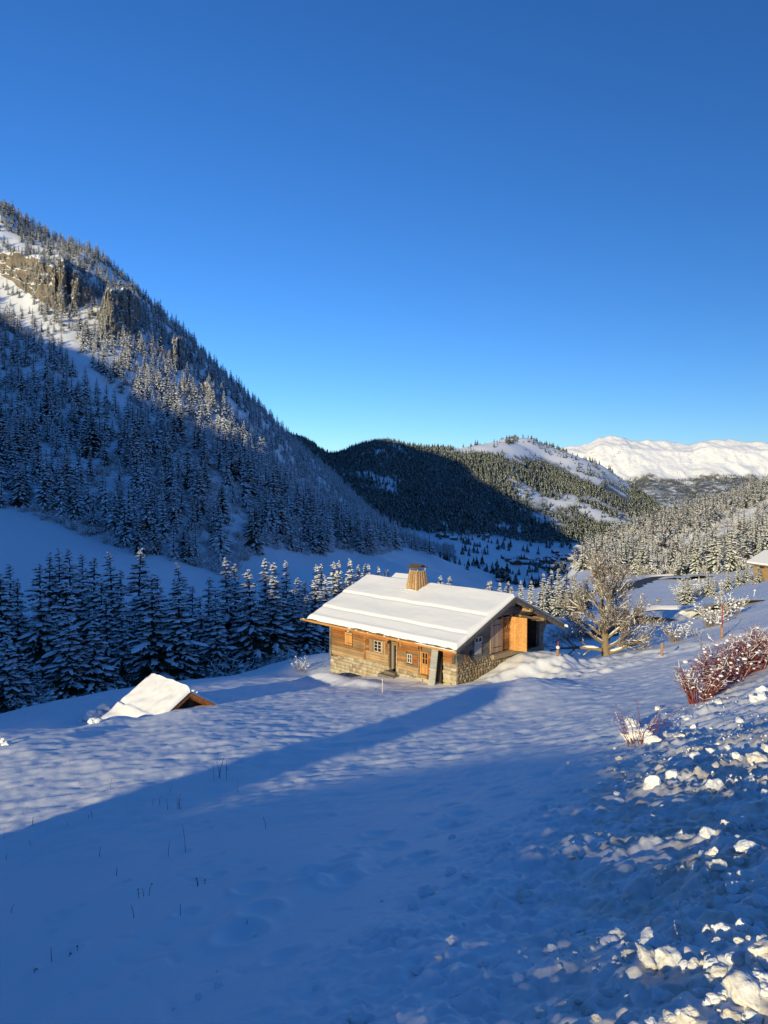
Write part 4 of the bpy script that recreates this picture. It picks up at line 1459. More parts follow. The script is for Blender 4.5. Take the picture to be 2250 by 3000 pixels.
tx, ty, r_ = jitter_grid(-760, 330, 215, 1180, 7.4, 41)
ok = np.abs(tx / ty) < 1.15
tx, ty = tx[ok], ty[ok]
tz = height(tx, ty)
pp = to_px(np.stack([tx, ty, tz], -1))
rnd = r_.random(len(tx))
keep = (pp[:, 1] < meadow_edge(pp[:, 0]) + 2) & (pp[:, 0] > -650) & (pp[:, 0] < 1330) & (pp[:, 2] > 200)
# open snow: chutes, the upper snowfield, the pasture behind the toe
chute = lambda xs, ys, w: np.abs(pp[:, 0] - np.interp(pp[:, 1], ys, xs)) < w
dens = np.ones(len(tx))
dens[(pp[:, 1] > 990) & (pp[:, 1] < 1140) & chute([195, 235, 330], [990, 1080, 1140], 26)] = 0.12
dens[(pp[:, 1] > 1140) & (pp[:, 1] < 1230) & chute([330, 370], [1140, 1230], 18)] = 0.2
dens[(pp[:, 1] > 1330) & (pp[:, 1] < 1480) & chute([500, 600, 720], [1330, 1400, 1480], 30)] = 0.15
dens[(pp[:, 1] > 1480) & (pp[:, 1] < 1670) & chute([715, 700, 690], [1480, 1560, 1670], 34)] = 0.12
upper = (pp[:, 0] < 190) & (pp[:, 1] > 800 + 0.9 * pp[:, 0]) & (pp[:, 1] < 930 + 0.75 * pp[:, 0])
dens[upper] = 0.95
dens *= np.where(fbm2(tx / 35.0, ty / 35.0, 3, 91) < -0.33, 0.35, 1.0)
steep = (pp[:, 1] > 700) & (pp[:, 1] < 1010) & (pp[:, 0] < 430) & (pp[:, 0] > -300)
dens[steep] *= 1.0
keep &= rnd < dens
tx, ty, tz, pp = tx[keep], ty[keep], tz[keep], pp[keep]
dd = np.hypot(tx, ty)
th = np.interp(dd, [220, 350, 500, 720, 1100], [15.5, 16.0, 13.0, 10.5, 13.0]) * r_.uniform(0.55, 1.3, len(tx))
th = np.where(upper[keep], th * 0.65, th)
MOUNT = dict(x=tx, y=ty, z=tz, h=th, px=pp)

# right-hand hill
sx, sy, r_ = jitter_grid(60, 520, 180, 900, 5.6, 43)
ok = (sx / sy < 0.85)
sx, sy = sx[ok], sy[ok]
sz = height(sx, sy)
sp = to_px(np.stack([sx, sy, sz], -1))
edge_r = poly_y([1500, 1690, 1760, 1850, 1950, 2100, 2250, 2700], [1650, 1672, 1690, 1686, 1690, 1684, 1668, 1650])
keep = (sp[:, 1] < edge_r(sp[:, 0])) & (sp[:, 0] > 1630) & (sp[:, 0] < 2750)
strip = np.abs(sp[:, 1] - np.interp(sp[:, 0], [1990, 2060, 2150, 2250, 2400], [1625, 1588, 1545, 1498, 1430]))
rnd = r_.random(len(sx))
keep &= ~((np.abs(strip - 6) < 24) & (sp[:, 0] > 1990) & (rnd > 0.08))
keep &= rnd < np.where(fbm2(sx / 30.0, sy / 30.0, 2, 97) < -0.45, 0.4, 0.97)
sx, sy, sz, sp = sx[keep], sy[keep], sz[keep], sp[keep]
shh = 9.2 * r_.uniform(0.5, 1.4, len(sx))
HILLR = dict(x=sx, y=sy, z=sz, h=shh, px=sp)

# hill across the valley and what lies behind it
fx, fy, r_ = jitter_grid(-700, 1500, 1380, 3000, 8.6, 47)
ok = (np.abs(fx / fy) < 0.5)
fx, fy = fx[ok], fy[ok]
fz = height(fx, fy)
fp = to_px(np.stack([fx, fy, fz], -1))
rnd = r_.random(len(fx))
keep = np.ones(len(fx), bool)
snowhill = (fy > 2300) & (fp[:, 1] < np.interp(fp[:, 0], [1200, 1350, 1480, 1600, 1700, 1760, 1840], [1345, 1343, 1348, 1362, 1408, 1432, 1475])) & (fp[:, 0] > 1180) & (fp[:, 0] < 1850)
tuft = fbm2(fx / 45.0, fy / 45.0, 3, 103)
crest = ((np.abs(fp[:, 0] - 1500) < 20) & (fp[:, 1] < 1300) & (rnd < 0.5)) | ((fp[:, 0] > 1230) & (fp[:, 0] < 1330) & (fp[:, 1] < 1336) & (fy > 2430))
crest |= (fp[:, 0] > 1530) & (fp[:, 0] < 1660) & (fp[:, 1] < np.interp(fp[:, 0], [1530, 1660], [1312, 1350])) & (fy > 2720) & (rnd < 0.16)
crest |= (tuft > 0.36) & (fp[:, 0] > 1580) & (rnd < 0.6)
keep &= ~(snowhill & ~crest & (rnd > 0.02))
valley = fp[:, 1] > np.interp(fp[:, 0], [900, 1000, 1150, 1300, 1450, 1560, 1700, 1850], [1500, 1530, 1545, 1565, 1570, 1590, 1600, 1600])
keep &= ~(valley & ((rnd > 0.10) | (tuft < 0.0)))
glade = fbm2(fx / 130.0, fy / 130.0, 4, 99, 0.6)
keep &= ~((glade < -0.30) & (rnd > 0.25))
lit_side = (fp[:, 0] > 1560) & (fp[:, 1] > 1380)
keep &= ~(lit_side & (glade < -0.12) & (rnd > 0.18))
keep &= fp[:, 1] > 1200
fx, fy, fz, fp = fx[keep], fy[keep], fz[keep], fp[keep]
fh = 14.0 * (1 + 0.35 * fbm2(fx / 60.0, fy / 60.0, 2, 107)) * r_.uniform(0.45, 1.45, len(fx))

# the largest trees of the two near woods are single things, the rest is forest
allx = np.concatenate([MOUNT['x'], HILLR['x']])
ally = np.concatenate([MOUNT['y'], HILLR['y']])
allz = np.concatenate([MOUNT['z'], HILLR['z']])
allh = np.concatenate([MOUNT['h'], HILLR['h']])
allp = np.concatenate([MOUNT['px'], HILLR['px']])
isr = np.concatenate([np.zeros(len(MOUNT['x']), bool), np.ones(len(HILLR['x']), bool)])
inview = (allp[:, 0] > -10) & (allp[:, 0] < 2260)
size = np.where(inview, allh / allp[:, 2], 0)
pick = np.argsort(-size)[:max(0, 298 - N_IND)]
single = np.zeros(len(allx), bool)
single[pick] = True
single_list = [i for i in pick]
edge_rank = sorted([i for i in single_list if not isr[i]], key=lambda i: allp[i, 0])
edge_rank_r = sorted([i for i in single_list if isr[i]], key=lambda i: allp[i, 0])
for lst, base, grp in ((edge_rank, 'snowy spruce at the foot of the left mountain wood', 'spruces along the foot of the mountain wood'), (edge_rank_r, 'sunlit frosted spruce at the foot of the right hill', 'spruces along the foot of the right-hand wood')):
    for k, i in enumerate(lst):
        plant_spruce((SPRUCE_HI + SPRUCE_MID)[(k * 5) % 11] if not isr[i] else (SPRUCE_LIGHT + SPRUCE_HI[3:5])[k % 5], allx[i], ally[i], allz[i] - 0.3, allh[i], base + ', %s from the left' % nth(k), grp, 1.3)

KINDS = bpy.data.collections.new('woodland_kinds')
FAR_KINDS = bpy.data.collections.new('far_woodland_kinds')


def kind_object(coll, name, kd, materials):
    """one mesh holding needles, trunk and snow, to be repeated as part of a wood"""
    vs, fs, mi, n = [], [], [], 0
    for j, part in enumerate(('crown', 'snow', 'trunk')):
        me_ = kd[part]
        co = np.empty(len(me_.vertices) * 3); me_.vertices.foreach_get('co', co)
        vs.append(co.reshape(-1, 3))
        for p_ in me_.polygons:
            fs.append([v + n for v in p_.vertices]); mi.append(j)
        n += len(me_.vertices)
    me2 = mesh_data(name, np.concatenate(vs) / kd['h'], fs, [M[q] for q in materials], False, mi)
    o = bpy.data.objects.new(name, me2)
    coll.objects.link(o)


for i, kd in enumerate(SPRUCE_MID):
    kind_object(KINDS, 'wood_spruce_%d' % i, kd, ('needles', 'tree_snow', 'bark'))


KINDS_R = bpy.data.collections.new('hill_woodland_kinds')
for i, kd in enumerate(SPRUCE_LIGHT):
    kind_object(KINDS_R, 'hill_spruce_%d' % i, kd, ('needles', 'tree_snow', 'bark'))


def low_spruce(seed, snow):
    r = np.random.default_rng(seed)
    nd, sn, tr = Soup(), Soup(), MB()
    tiers = 7
    for t in range(tiers):
        z0 = 15 * (0.06 + 0.80 * t / tiers); z1 = z0 + 15 * 0.24
        R = 2.6 * (1 - t / (tiers + 0.3))
        n = 9
        a = np.linspace(0, 6.283, n, endpoint=False) + r.uniform(0, 1)
        rr = R * r.uniform(0.65, 1.2, n)
        v = [[0, 0, min(z1, 15)]] + [[rr[k] * math.cos(a[k]), rr[k] * math.sin(a[k]), z0 + r.uniform(-.4, .4)] for k in range(n)]
        nd.add(v, [(0, k + 1, (k + 1) % n + 1) for k in range(n)])
        for k in range(n):
            if r.random() < snow:
                p0 = np.array([0, 0, min(z1, 15)]) * 0.4 + np.array(v[k + 1]) * 0.6
                p1 = np.array(v[k + 1])
                s_ = np.array([-math.sin(a[k]), math.cos(a[k]), 0]) * 0.32 * R / 2.0
                sn.add([p0 + [0, 0, .25], p1 + s_ + [0, 0, .22], p1 - s_ + [0, 0, .22], p1 * 1.04], [(0, 1, 2), (1, 3, 2)])
    tr.tube([(0, 0, -1), (0, 0, 14)], [0.2, 0.03], 3)
    return dict(h=15.0, crown=nd.data('crown', 'needles', False), snow=sn.data('snow_load', 'tree_snow', False), trunk=tr.data('trunk', M['bark']))


for i, sn_ in enumerate((0.5, 0.38, 0.6)):
    kind_object(FAR_KINDS, 'far_spruce_%d' % i, low_spruce(300 + i, sn_), ('needles', 'tree_snow', 'bark'))


def scatter_group(name, coll):
    ng = bpy.data.node_groups.new(name, 'GeometryNodeTree')
    ng.interface.new_socket('Geometry', in_out='INPUT', socket_type='NodeSocketGeometry')
    ng.interface.new_socket('Geometry', in_out='OUTPUT', socket_type='NodeSocketGeometry')
    N = ng.nodes
    gi, go = N.new('NodeGroupInput'), N.new('NodeGroupOutput')
    ip = N.new('GeometryNodeInstanceOnPoints')
    ci = N.new('GeometryNodeCollectionInfo')
    ci.inputs['Collection'].default_value = coll
    ci.inputs['Separate Children'].default_value = True
    ci.inputs['Reset Children'].default_value = True

    def named(nm, tp):
        a = N.new('GeometryNodeInputNamedAttribute')
        a.data_type = tp
        a.inputs['Name'].default_value = nm
        return a.outputs['Attribute']
    ng.links.new(gi.outputs[0], ip.inputs['Points'])
    ng.links.new(ci.outputs[0], ip.inputs['Instance'])
    ip.inputs['Pick Instance'].default_value = True
    ng.links.new(named('kind_index', 'INT'), ip.inputs['Instance Index'])
    cx = N.new('ShaderNodeCombineXYZ')
    ng.links.new(named('turn', 'FLOAT'), cx.inputs[2])
    ng.links.new(cx.outputs[0], ip.inputs['Rotation'])
    ng.links.new(named('size', 'FLOAT_VECTOR'), ip.inputs['Scale'])
    ng.links.new(ip.outputs[0], go.inputs[0])
    return ng


def scatter(name, x, y, z, h, wide, ng, nk, seed, label, sink=0.3):
    r = np.random.default_rng(seed)
    n = len(x)
    me_ = bpy.data.meshes.new(name)
    me_.vertices.add(n)
    me_.vertices.foreach_set('co', np.stack([x, y, z - sink], -1).astype(np.float32).ravel())
    a = me_.attributes.new('kind_index', 'INT', 'POINT'); a.data.foreach_set('value', r.integers(0, nk, n).astype(np.int32))
    a = me_.attributes.new('turn', 'FLOAT', 'POINT'); a.data.foreach_set('value', r.uniform(0, 6.28, n).astype(np.float32))
    w = h * wide * r.uniform(0.85, 1.2, n)
    a = me_.attributes.new('size', 'FLOAT_VECTOR', 'POINT'); a.data.foreach_set('vector', np.stack([w, w, h], -1).astype(np.float32).ravel())
    me_.update()
    o = obj(name, me_)
    md = o.modifiers.new('wood', 'NODES')
    md.node_group = ng
    tag(o, label, None, kind='stuff')
    return o


NG_MID = scatter_group('wood_scatter', KINDS)
NG_FAR = scatter_group('far_wood_scatter', FAR_KINDS)
rest = ~single
q = rest & ~isr
scatter('mountain_forest', allx[q], ally[q], allz[q], allh[q], 1.5, NG_MID, 4, 51, 'dense snowy spruce forest covering the steep left mountain')
q = rest & isr
NG_R = scatter_group('hill_wood_scatter', KINDS_R)
scatter('hillside_forest', allx[q], ally[q], allz[q], allh[q], 1.45, NG_R, 3, 52, 'sunlit frosted forest on the right-hand hill')
scatter('far_forest', fx, fy, fz, fh, 1.35, NG_FAR, 3, 53, 'dark spruce forest on the hill across the valley')
print('trees', N_IND, single.sum(), len(allx), len(fx))
# ------------------------------------------------------------------ ray to ground, used to set things down


def hit(x, y, d0=2.0, d1=3500.0):
    """where the sight line through photo pixel (x, y) first meets the land"""
    d = np.exp(np.linspace(math.log(d0), math.log(d1), 900))
    v = px(x, y, 1.0)
    P = v[None] * d[:, None]
    g = height(P[:, 0], P[:, 1]) - P[:, 2]
    k = np.nonzero(g > 0)[0]
    if len(k) == 0:
        return P[-1]
    k = k[0]
    if k == 0: return P[0]
    t = g[k - 1] / (g[k - 1] - g[k])
    return P[k - 1] + (P[k] - P[k - 1]) * t


# ------------------------------------------------------------------ the far white massif
_ax = np.concatenate([np.linspace(1380, 2320, 430), np.linspace(2340, 3400, 60)])
_ds = np.concatenate([np.linspace(4100, 7000, 40), np.linspace(7030, 8300, 56), np.linspace(8500, 9800, 6)])
crest_y = np.interp(_ax, [1380, 1500, 1560, 1600, 1640, 1680, 1720, 1755, 1790, 1815, 1850, 1900, 1960, 2030, 2060, 2120, 2180, 2250, 2500, 2800, 3400],
                    [1420, 1385, 1348, 1330, 1318, 1302, 1296, 1280, 1275, 1279, 1288, 1288, 1296, 1303, 1294, 1289, 1295, 1297, 1305, 1290, 1330])
AXX, DD = np.meshgrid(_ax, _ds)
cy = np.broadcast_to(crest_y, AXX.shape)
yy = np.empty_like(AXX)
for i in range(len(_ds)):
    d = _ds[i]
    f = np.interp(d, [4100, 5600, 6600, 7060, 7350, 7650, 7950, 8300, 9800], [0.0, 0.24, 0.38, 0.47, 0.66, 0.88, 1.0, 0.8, 0.2])
    yy[i] = 1512 + (crest_y - 1512) * f
a_, b__ = (AXX - 1125) / FPX, (1500 - yy) / FPX
den = CP + b__ * SP
MX, MZ = a_ / den * DD, (-SP + b__ * CP) / den * DD
rug = 1 - np.abs(fbm2(MX / 520.0, DD / 520.0, 5, 211))
hz = smooth(4300, 6500, DD)
MZ = MZ + hz * (75 * (rug - 0.8) + 18 * fbm2(MX / 190.0, DD / 190.0, 4, 217) + 9 * (1 - 2 * np.abs(fbm2(MX / 120.0 + DD / 400.0, DD / 260.0, 4, 223)))) - 4 * hz
MV = np.stack([MX, DD, MZ], -1).reshape(-1, 3)
nR, nC = AXX.shape
ii = np.arange(nR - 1)[:, None] * nC + np.arange(nC - 1)[None]
MF = np.stack([ii, ii + 1, ii + nC + 1, ii + nC], -1).reshape(-1, 4)
mme = mesh_data('mountains', MV, MF, (), True)
mp_ = to_px(MV)
wood_m = smooth(4, 26, mp_[:, 1] - np.interp(mp_[:, 0], [1500, 1800, 1840, 1900, 2000, 2250, 3400], [1420, 1405, 1390, 1372, 1368, 1352, 1345])) * smooth(-0.35, 0.12, fbm2(MV[:, 0] / 330.0, MV[:, 1] / 330.0, 4, 229) + 0.35 * smooth(1360, 1460, mp_[:, 1]))
at = mme.attributes.new('wood_floor', 'FLOAT', 'POINT')
at.data.foreach_set('value', wood_m.astype(np.float32))
m = mat('far_snow', (0.92, 0.92, 0.92), 0.7, 0.2)
nt, b_ = nodes_of(m)
pos = world_pos(nt)
n1 = add_noise(nt, pos, 0.011, 6.0, 0.75)
n2 = add_noise(nt, pos, 0.03, 5.0, 0.75)
sep = nt.nodes.new('ShaderNodeSeparateXYZ')
gn = nt.nodes.new('ShaderNodeNewGeometry')
nt.links.new(gn.outputs['Normal'], sep.inputs[0])
st = math_node(nt, 'MULTIPLY', ramp(nt, sep.outputs[2], [(0.70, (1, 1, 1)), (0.90, (0, 0, 0))]).outputs['Color'], ramp(nt, n2.outputs['Fac'], [(0.5, (0, 0, 0)), (0.62, (1, 1, 1))]).outputs['Color'])
c = mix(nt, st, (0.92, 0.92, 0.92), (0.40, 0.36, 0.31))
wf = math_node(nt, 'MULTIPLY', attr_fac(nt, 'wood_floor'), ramp(nt, n1.outputs['Fac'], [(0.40, (0, 0, 0)), (0.50, (0.9, 0.9, 0.9))]).outputs['Color'])
c = mix(nt, wf, c, (0.05, 0.055, 0.045))
nt.links.new(c, b_.inputs['Base Color'])
bump(nt, b_, n2.outputs['Fac'], 0.25, 10.0)
mme.materials.append(m)
tag(obj('mountains', mme), 'distant white mountain range on the horizon', None, kind='structure')
r_ = np.random.default_rng(61)
cand = np.nonzero(wood_m > 0.5)[0]
cand = r_.choice(cand, min(9000, 6 * len(cand)))
tx_, ty_ = MV[cand, 0] + r_.uniform(-30, 30, len(cand)), MV[cand, 1] + r_.uniform(-35, 35, len(cand))
scatter('distant_forest', tx_, ty_, MV[cand, 2], 17 * r_.uniform(0.6, 1.2, len(cand)), 1.6, NG_FAR, 3, 62, 'dark forest band at the foot of the white massif', 4.0)

# ------------------------------------------------------------------ cliffs on the wooded mountain
M['rock'] = mat('rock', (0.3, 0.25, 0.18), 0.95, 0.15)
nt, b_ = nodes_of(M['rock'])
pos = world_pos(nt)
n1 = add_noise(nt, pos, 0.16, 8.0, 0.78, (1, 1, 0.6))
n2 = add_noise(nt, pos, 0.7, 5.0, 0.7)
c = ramp(nt, n1.outputs['Fac'], [(0.28, (0.07, 0.062, 0.055)), (0.45, (0.17, 0.15, 0.125)), (0.6, (0.28, 0.24, 0.19)), (0.75, (0.21, 0.20, 0.185))])
gn = nt.nodes.new('ShaderNodeNewGeometry')
sep = nt.nodes.new('ShaderNodeSeparateXYZ')
nt.links.new(gn.outputs['Normal'], sep.inputs[0])
sk = math_node(nt, 'ADD', sep.outputs[2], math_node(nt, 'MULTIPLY_ADD', n2.outputs['Fac'], 0.7, -0.35))
c2 = mix(nt, ramp(nt, sk, [(0.34, (0, 0, 0)), (0.46, (1, 1, 1))]).outputs['Color'], c.outputs['Color'], (0.85, 0.87, 0.89))
nt.links.new(c2, b_.inputs['Base Color'])
bump(nt, b_, n1.outputs['Fac'], 0.8, 1.5)


LEDGE = []


def cliff(top, bottom, bulge, seed, label, nu=130, nv=64):
    global LEDGE
    """rock face between an upper and a lower line on the slope, standing proud of it"""
    U = np.linspace(0, 1, nu)

    def line(pts):
        pts = np.array(pts, float)
        t = np.linspace(0, 1, len(pts))
        s_ = np.linspace(0, 1, 14)
        q = np.array([hit(np.interp(k, t, pts[:, 0]), np.interp(k, t, pts[:, 1]), 150, 1600) for k in s_])
        return np.stack([np.interp(U, s_, q[:, c]) for c in range(3)], -1)
    A, B = line(top), line(bottom)
    W = np.linspace(0, 1, nv)
    P = A[:, None, :] * (1 - W)[None, :, None] + B[:, None, :] * W[None, :, None]
    side = smooth(0, 0.22, U) * smooth(1, 0.78, U)
    side = np.clip(side * (1 + 0.6 * fbm2(U * 9, U * 0 + seed, 3, seed)), 0, 1)
    steep = (0.10 + 0.80 * smooth(0, 0.42, W) + 0.10 * W)[None, :]
    lin = W[None, :]
    k = lin + (steep - lin) * side[:, None]
    P[:, :, :2] = A[:, None, :2] + (B - A)[:, None, :2] * k[:, :, None]
    env = side[:, None] * np.clip(np.minimum(W / 0.2, (1 - W) / 0.05), 0, 1)[None, :]
    L_ = np.linalg.norm(np.diff(A, axis=0), axis=1).sum()
    uu, ww = np.meshgrid(U * L_ / 17.0, W * np.abs(A[:, 2] - B[:, 2]).mean() / 15.0, indexing='ij')
    rib = fbm2(uu + 0.4 * ww, ww, 4, seed, 0.55) + 0.45 * (1 - 2 * np.abs(fbm2(uu * 1.6, ww * 1.3, 4, seed + 7, 0.6)))
    zz_ = P[:, :, 2] / 11.0 + 0.8 * fbm2(uu * 0.7, ww * 0.7, 3, seed + 21)
    rib = rib + 0.45 * ((zz_ % 1.0) ** 2) + 0.22 * fbm2(uu * 6, ww * 6, 3, seed + 33)
    out = np.array([0.35, -0.9, 0.25])
    P = P + out[None, None, :] * (env * (bulge * (0.1 + 0.9 * rib)))[:, :, None]
    P[:, :, 2] -= 2.5 + 0 * P[:, :, 2]
    V = P.reshape(-1, 3)
    LEDGE.append(V[np.random.default_rng(seed).random(len(V)) < 0.02 * 8320 / len(V) * (1.0 if len(V) > 6000 else 0.4)])
    F = [(i * nv + j, i * nv + j + 1, (i + 1) * nv + j + 1, (i + 1) * nv + j) for i in range(nu - 1) for j in range(nv - 1)]
    o = obj('cliff', mesh_data('cliff', V, F, M['rock'], True))
    return tag(o, label, None, kind='structure')


cliff([(-120, 690), (0, 735), (90, 745), (150, 770), (200, 790)], [(-120, 760), (0, 800), (90, 860), (150, 900), (195, 925)], 7, 301, 'long tan cliff band below the ridge of the left mountain')
cliff([(150, 755), (200, 755), (250, 800), (300, 855)], [(150, 905), (185, 915), (235, 905), (285, 870)], 8, 302, 'tan buttress with a shaded overhang on the left mountain')
cliff([(295, 862), (330, 850), (380, 865), (425, 905)], [(292, 985), (320, 998), (375, 985), (420, 960)], 9, 303, 'dark hollowed cliff on the left mountain')
cliff([(-60, 905), (0, 925), (60, 960), (110, 1000)], [(-60, 935), (0, 955), (55, 985), (105, 1012)], 3, 304, 'thin dark rock ledge across the upper snowfield', 70, 24)
cliff([(500, 1000), (525, 995), (555, 1020)], [(500, 1075), (525, 1085), (552, 1070)], 6, 305, 'small grey cliff near the skyline of the left mountain', 50, 30)
cliff([(590, 1105), (610, 1110), (640, 1150)], [(590, 1165), (612, 1185), (638, 1190)], 5, 306, 'lowest small rock step on the wooded mountain', 40, 26)

LEDGE = np.concatenate(LEDGE)
scatter('cliff_trees', LEDGE[:, 0], LEDGE[:, 1], LEDGE[:, 2], np.random.default_rng(5).uniform(3.0, 8.5, len(LEDGE)), 1.7, NG_MID, 4, 57, 'small snowy spruces clinging to the cliffs of the left mountain', 0.8)

# ------------------------------------------------------------------ village in the shaded valley
M['far_wall'] = make_wood('far_wall', (0.10, 0.065, 0.04), (0.22, 0.15, 0.09))
M['far_wall_pale'] = mat('far_wall_pale', (0.5, 0.46, 0.40), 0.9, 0.1)
M['shutter_dark'] = mat('shutter_dark', (0.05, 0.04, 0.035), 0.8, 0.2)
M['roof_red'] = mat('roof_red', (0.42, 0.14, 0.07), 0.8, 0.2)


def small_house(name, p, rz, w, l, hw_, label, cat='house', group=None, wall='far_wall', roof_mat='roof_snow', detail=True, pitch=0.45):
    e = empty(name, p, rz)
    m = MB(); m.box((-w / 2, -l / 2, -2.5), (w / 2, l / 2, hw_))
    rz_ = hw_ + pitch * w / 2
    m.prism([(-w / 2, -l / 2, hw_), (w / 2, -l / 2, hw_), (0, -l / 2, rz_)], (0, l, 0))
    m.build('wall', M[wall], e)
    o_ = 0.9
    for s in (-1, 1):
        m = MB()
        m.prism([(0, -l / 2 - o_, rz_ + 0.02), (s * (w / 2 + o_), -l / 2 - o_, hw_ - o_ * pitch + 0.02), (s * (w / 2 + o_), -l / 2 - o_, hw_ - o_ * pitch + 0.22), (0, -l / 2 - o_, rz_ + 0.22)], (0, l + 2 * o_, 0))
        m.build('roof', M['wood_grey'], e)
        m = MB()
        m.prism([(0, -l / 2 - o_ + 0.05, rz_ + 0.225), (s * (w / 2 + o_ - 0.05), -l / 2 - o_ + 0.05, hw_ - o_ * pitch + 0.25), (s * (w / 2 + o_ - 0.1), -l / 2 - o_ + 0.05, hw_ - o_ * pitch + 0.55), (0, -l / 2 - o_ + 0.05, rz_ + 0.58)], (0, l + 2 * o_ - 0.1, 0))
        m.build('roof_snow' if roof_mat == 'roof_snow' else 'roof_tiles', M[roof_mat], e)
    if detail:
        for s in (-1, 1):
            for k in range(2):
                m = MB(); y0 = -l / 4 + k * l / 2
                m.box((s * (w / 2 + 0.03) - 0.03, y0 - 0.5, 1.0), (s * (w / 2 + 0.03) + 0.03, y0 + 0.5, 2.1)); m.build('window', M['shutter_dark'], e)
        for k in (-1, 1):
            m = MB(); m.box((k * w * 0.22 - 0.5, -l / 2 - 0.06, 1.2), (k * w * 0.22 + 0.5, -l / 2 - 0.01, 2.4)); m.build('window', M['shutter_dark'], e)
        m = MB(); m.box((-0.5, -l / 2 - 0.08, -0.3), (0.5, -l / 2 - 0.01, 0.95)) if hw_ < 3 else m.box((-0.55, -l / 2 - 0.08, -0.1), (0.55, -l / 2 - 0.01, 1.9)); m.build('door', M['wood_dark'], e)
    return tag(e, label, cat, group)


vill = [(120, 100), (180, 105), (265, 130), (170, 240), (230, 215), (770, 320), (805, 340), (865, 368), (940, 325), (985, 348), (1030, 343), (1080, 352), (1145, 350), (1175, 320), (1240, 318), (1285, 295), (1380, 300), (1290, 388), (1155, 412), (1195, 424), (575, 105), (1250, 264), (690, 455), (1050, 382), (960, 372), (1215, 350), (1105, 325), (1330, 330), (1405, 345)]
r_ = np.random.default_rng(71)
pts = sorted([(1250 + x * 0.3014, 1540 + y * 0.3014) for x, y in vill])
VILLAGE_XY = []
for k, (x, y) in enumerate(pts):
    p = hit(x, y + 2, 250)
    VILLAGE_XY.append(p[:2])
    small_house('village_house', p, r_.uniform(-0.6, 0.6) + (1.2 if k % 3 else 0), r_.uniform(9, 12), r_.uniform(11, 15), r_.uniform(3.5, 5.0), 'snow-roofed chalet of the shaded valley village, %s from the left' % ordinal(k), 'house', 'chalets of the valley village', detail=False)
for k, (x, y, w, h) in enumerate([(1696, 1622, 14, 13), (1728, 1620, 10, 10)]):
    p = hit(x, y, 800)
    small_house('apartment_block', p, 0.3, w, 14, h, ['tall pale block at the far right of the valley village', 'lower pale block behind the bare tree in the valley'][k], 'building', None, 'far_wall_pale', detail=True)
# trees among the village
r_ = np.random.default_rng(73)
vx, vy = r_.uniform(60, 420, 3200), r_.uniform(560, 1500, 3200)
vz = height(vx, vy)
vp = to_px(np.stack([vx, vy, vz], -1))
cl_ = fbm2(vx / 55.0, vy / 55.0, 3, 79)
kp = (vp[:, 0] > 1240) & (vp[:, 0] < 1760) & (vp[:, 1] > 1560) & (cl_ > 0.36)
kp |= (vp[:, 0] > 1470) & (vp[:, 0] < 1660) & (vp[:, 1] > 1655) & (vp[:, 1] < 1700) & (cl_ > 0.05)
near_h = np.min(np.hypot(vx[:, None] - np.array(VILLAGE_XY)[None, :, 0], vy[:, None] - np.array(VILLAGE_XY)[None, :, 1]), axis=1) < 13
kp &= ~near_h
scatter('valley_trees', vx[kp], vy[kp], vz[kp], 12 * r_.uniform(0.5, 1.2, kp.sum()), 1.5, NG_FAR, 3, 74, 'dark trees scattered between the houses of the valley village')

# ------------------------------------------------------------------ single houses nearer by
p = px(2300, 1747, 140)
p[2] = max(p[2], ground(p[0], p[1]) - 0.3)
print('log house', p, to_px(p))
small_house('log_house', p, 0.35, 7.0, 8, 1.9, 'log house with snowy roof cut off by the right edge of the picture', 'house', None, 'wood_pale')
p = hit(1184, 1690, 100)
small_house('white_cottage', px(1184, 1704, 215), 0.9, 3.2, 4.2, 1.0, 'small pale cottage with snowy roof behind the chalet chimney', 'house', None, 'far_wall_pale', detail=False)
p = hit(1568, 1702, 150)
small_house('barn', p, 1.2, 6, 9, 2.5, 'low dark barn with snowy roof left of the sunlit spruces', 'barn', None, 'far_wall', detail=False)
p = hit(1768, 1686, 150)
small_house('red_roofed_house', p, 0.5, 4.5, 6, 2.2, 'orange-red house half hidden behind the bare tree', 'house', None, 'roof_red', 'roof_snow', detail=True)
p = hit(1462, 1704, 100)
small_house('field_hut', p, 0.6, 4, 5, 1.5, 'tiny field hut with white roof among spruce tops behind the chalet', 'hut', None, 'far_wall', detail=False)
# mast on the snowy summit
p = hit(1484, 1294, 2000, 3400)
m = MB(); m.tube([(0, 0, -2), (0, 0, 24)], [0.9, 0.5], 5); m.tube([(-2.2, 0, 20), (2.2, 0, 20)], [0.3, 0.3], 4)
tag(m.build('mast', M['iron'], None, loc=p), 'thin radio mast on the snowy summit across the valley', 'mast')
# ------------------------------------------------------------------ half buried hut on the meadow
HUT_YAW = math.radians(44.5)
ha = np.array([-math.cos(HUT_YAW), math.sin(HUT_YAW), 0]); hb = np.array([math.sin(HUT_YAW), math.cos(HUT_YAW), 0])
peak = px(554, 2027, 41.4)
hut = empty('hut', (peak[0], peak[1], peak[2] - 2.0), -HUT_YAW)
tag(hut, 'small hut sunk in drifted snow with only its white roof and dark gable showing', 'hut')
HLn, HW, HR = 4.1, 2.75, 1.72            # ridge length, half span, rise


def hL(a, b, z): return (-a, b, z + 2.0)


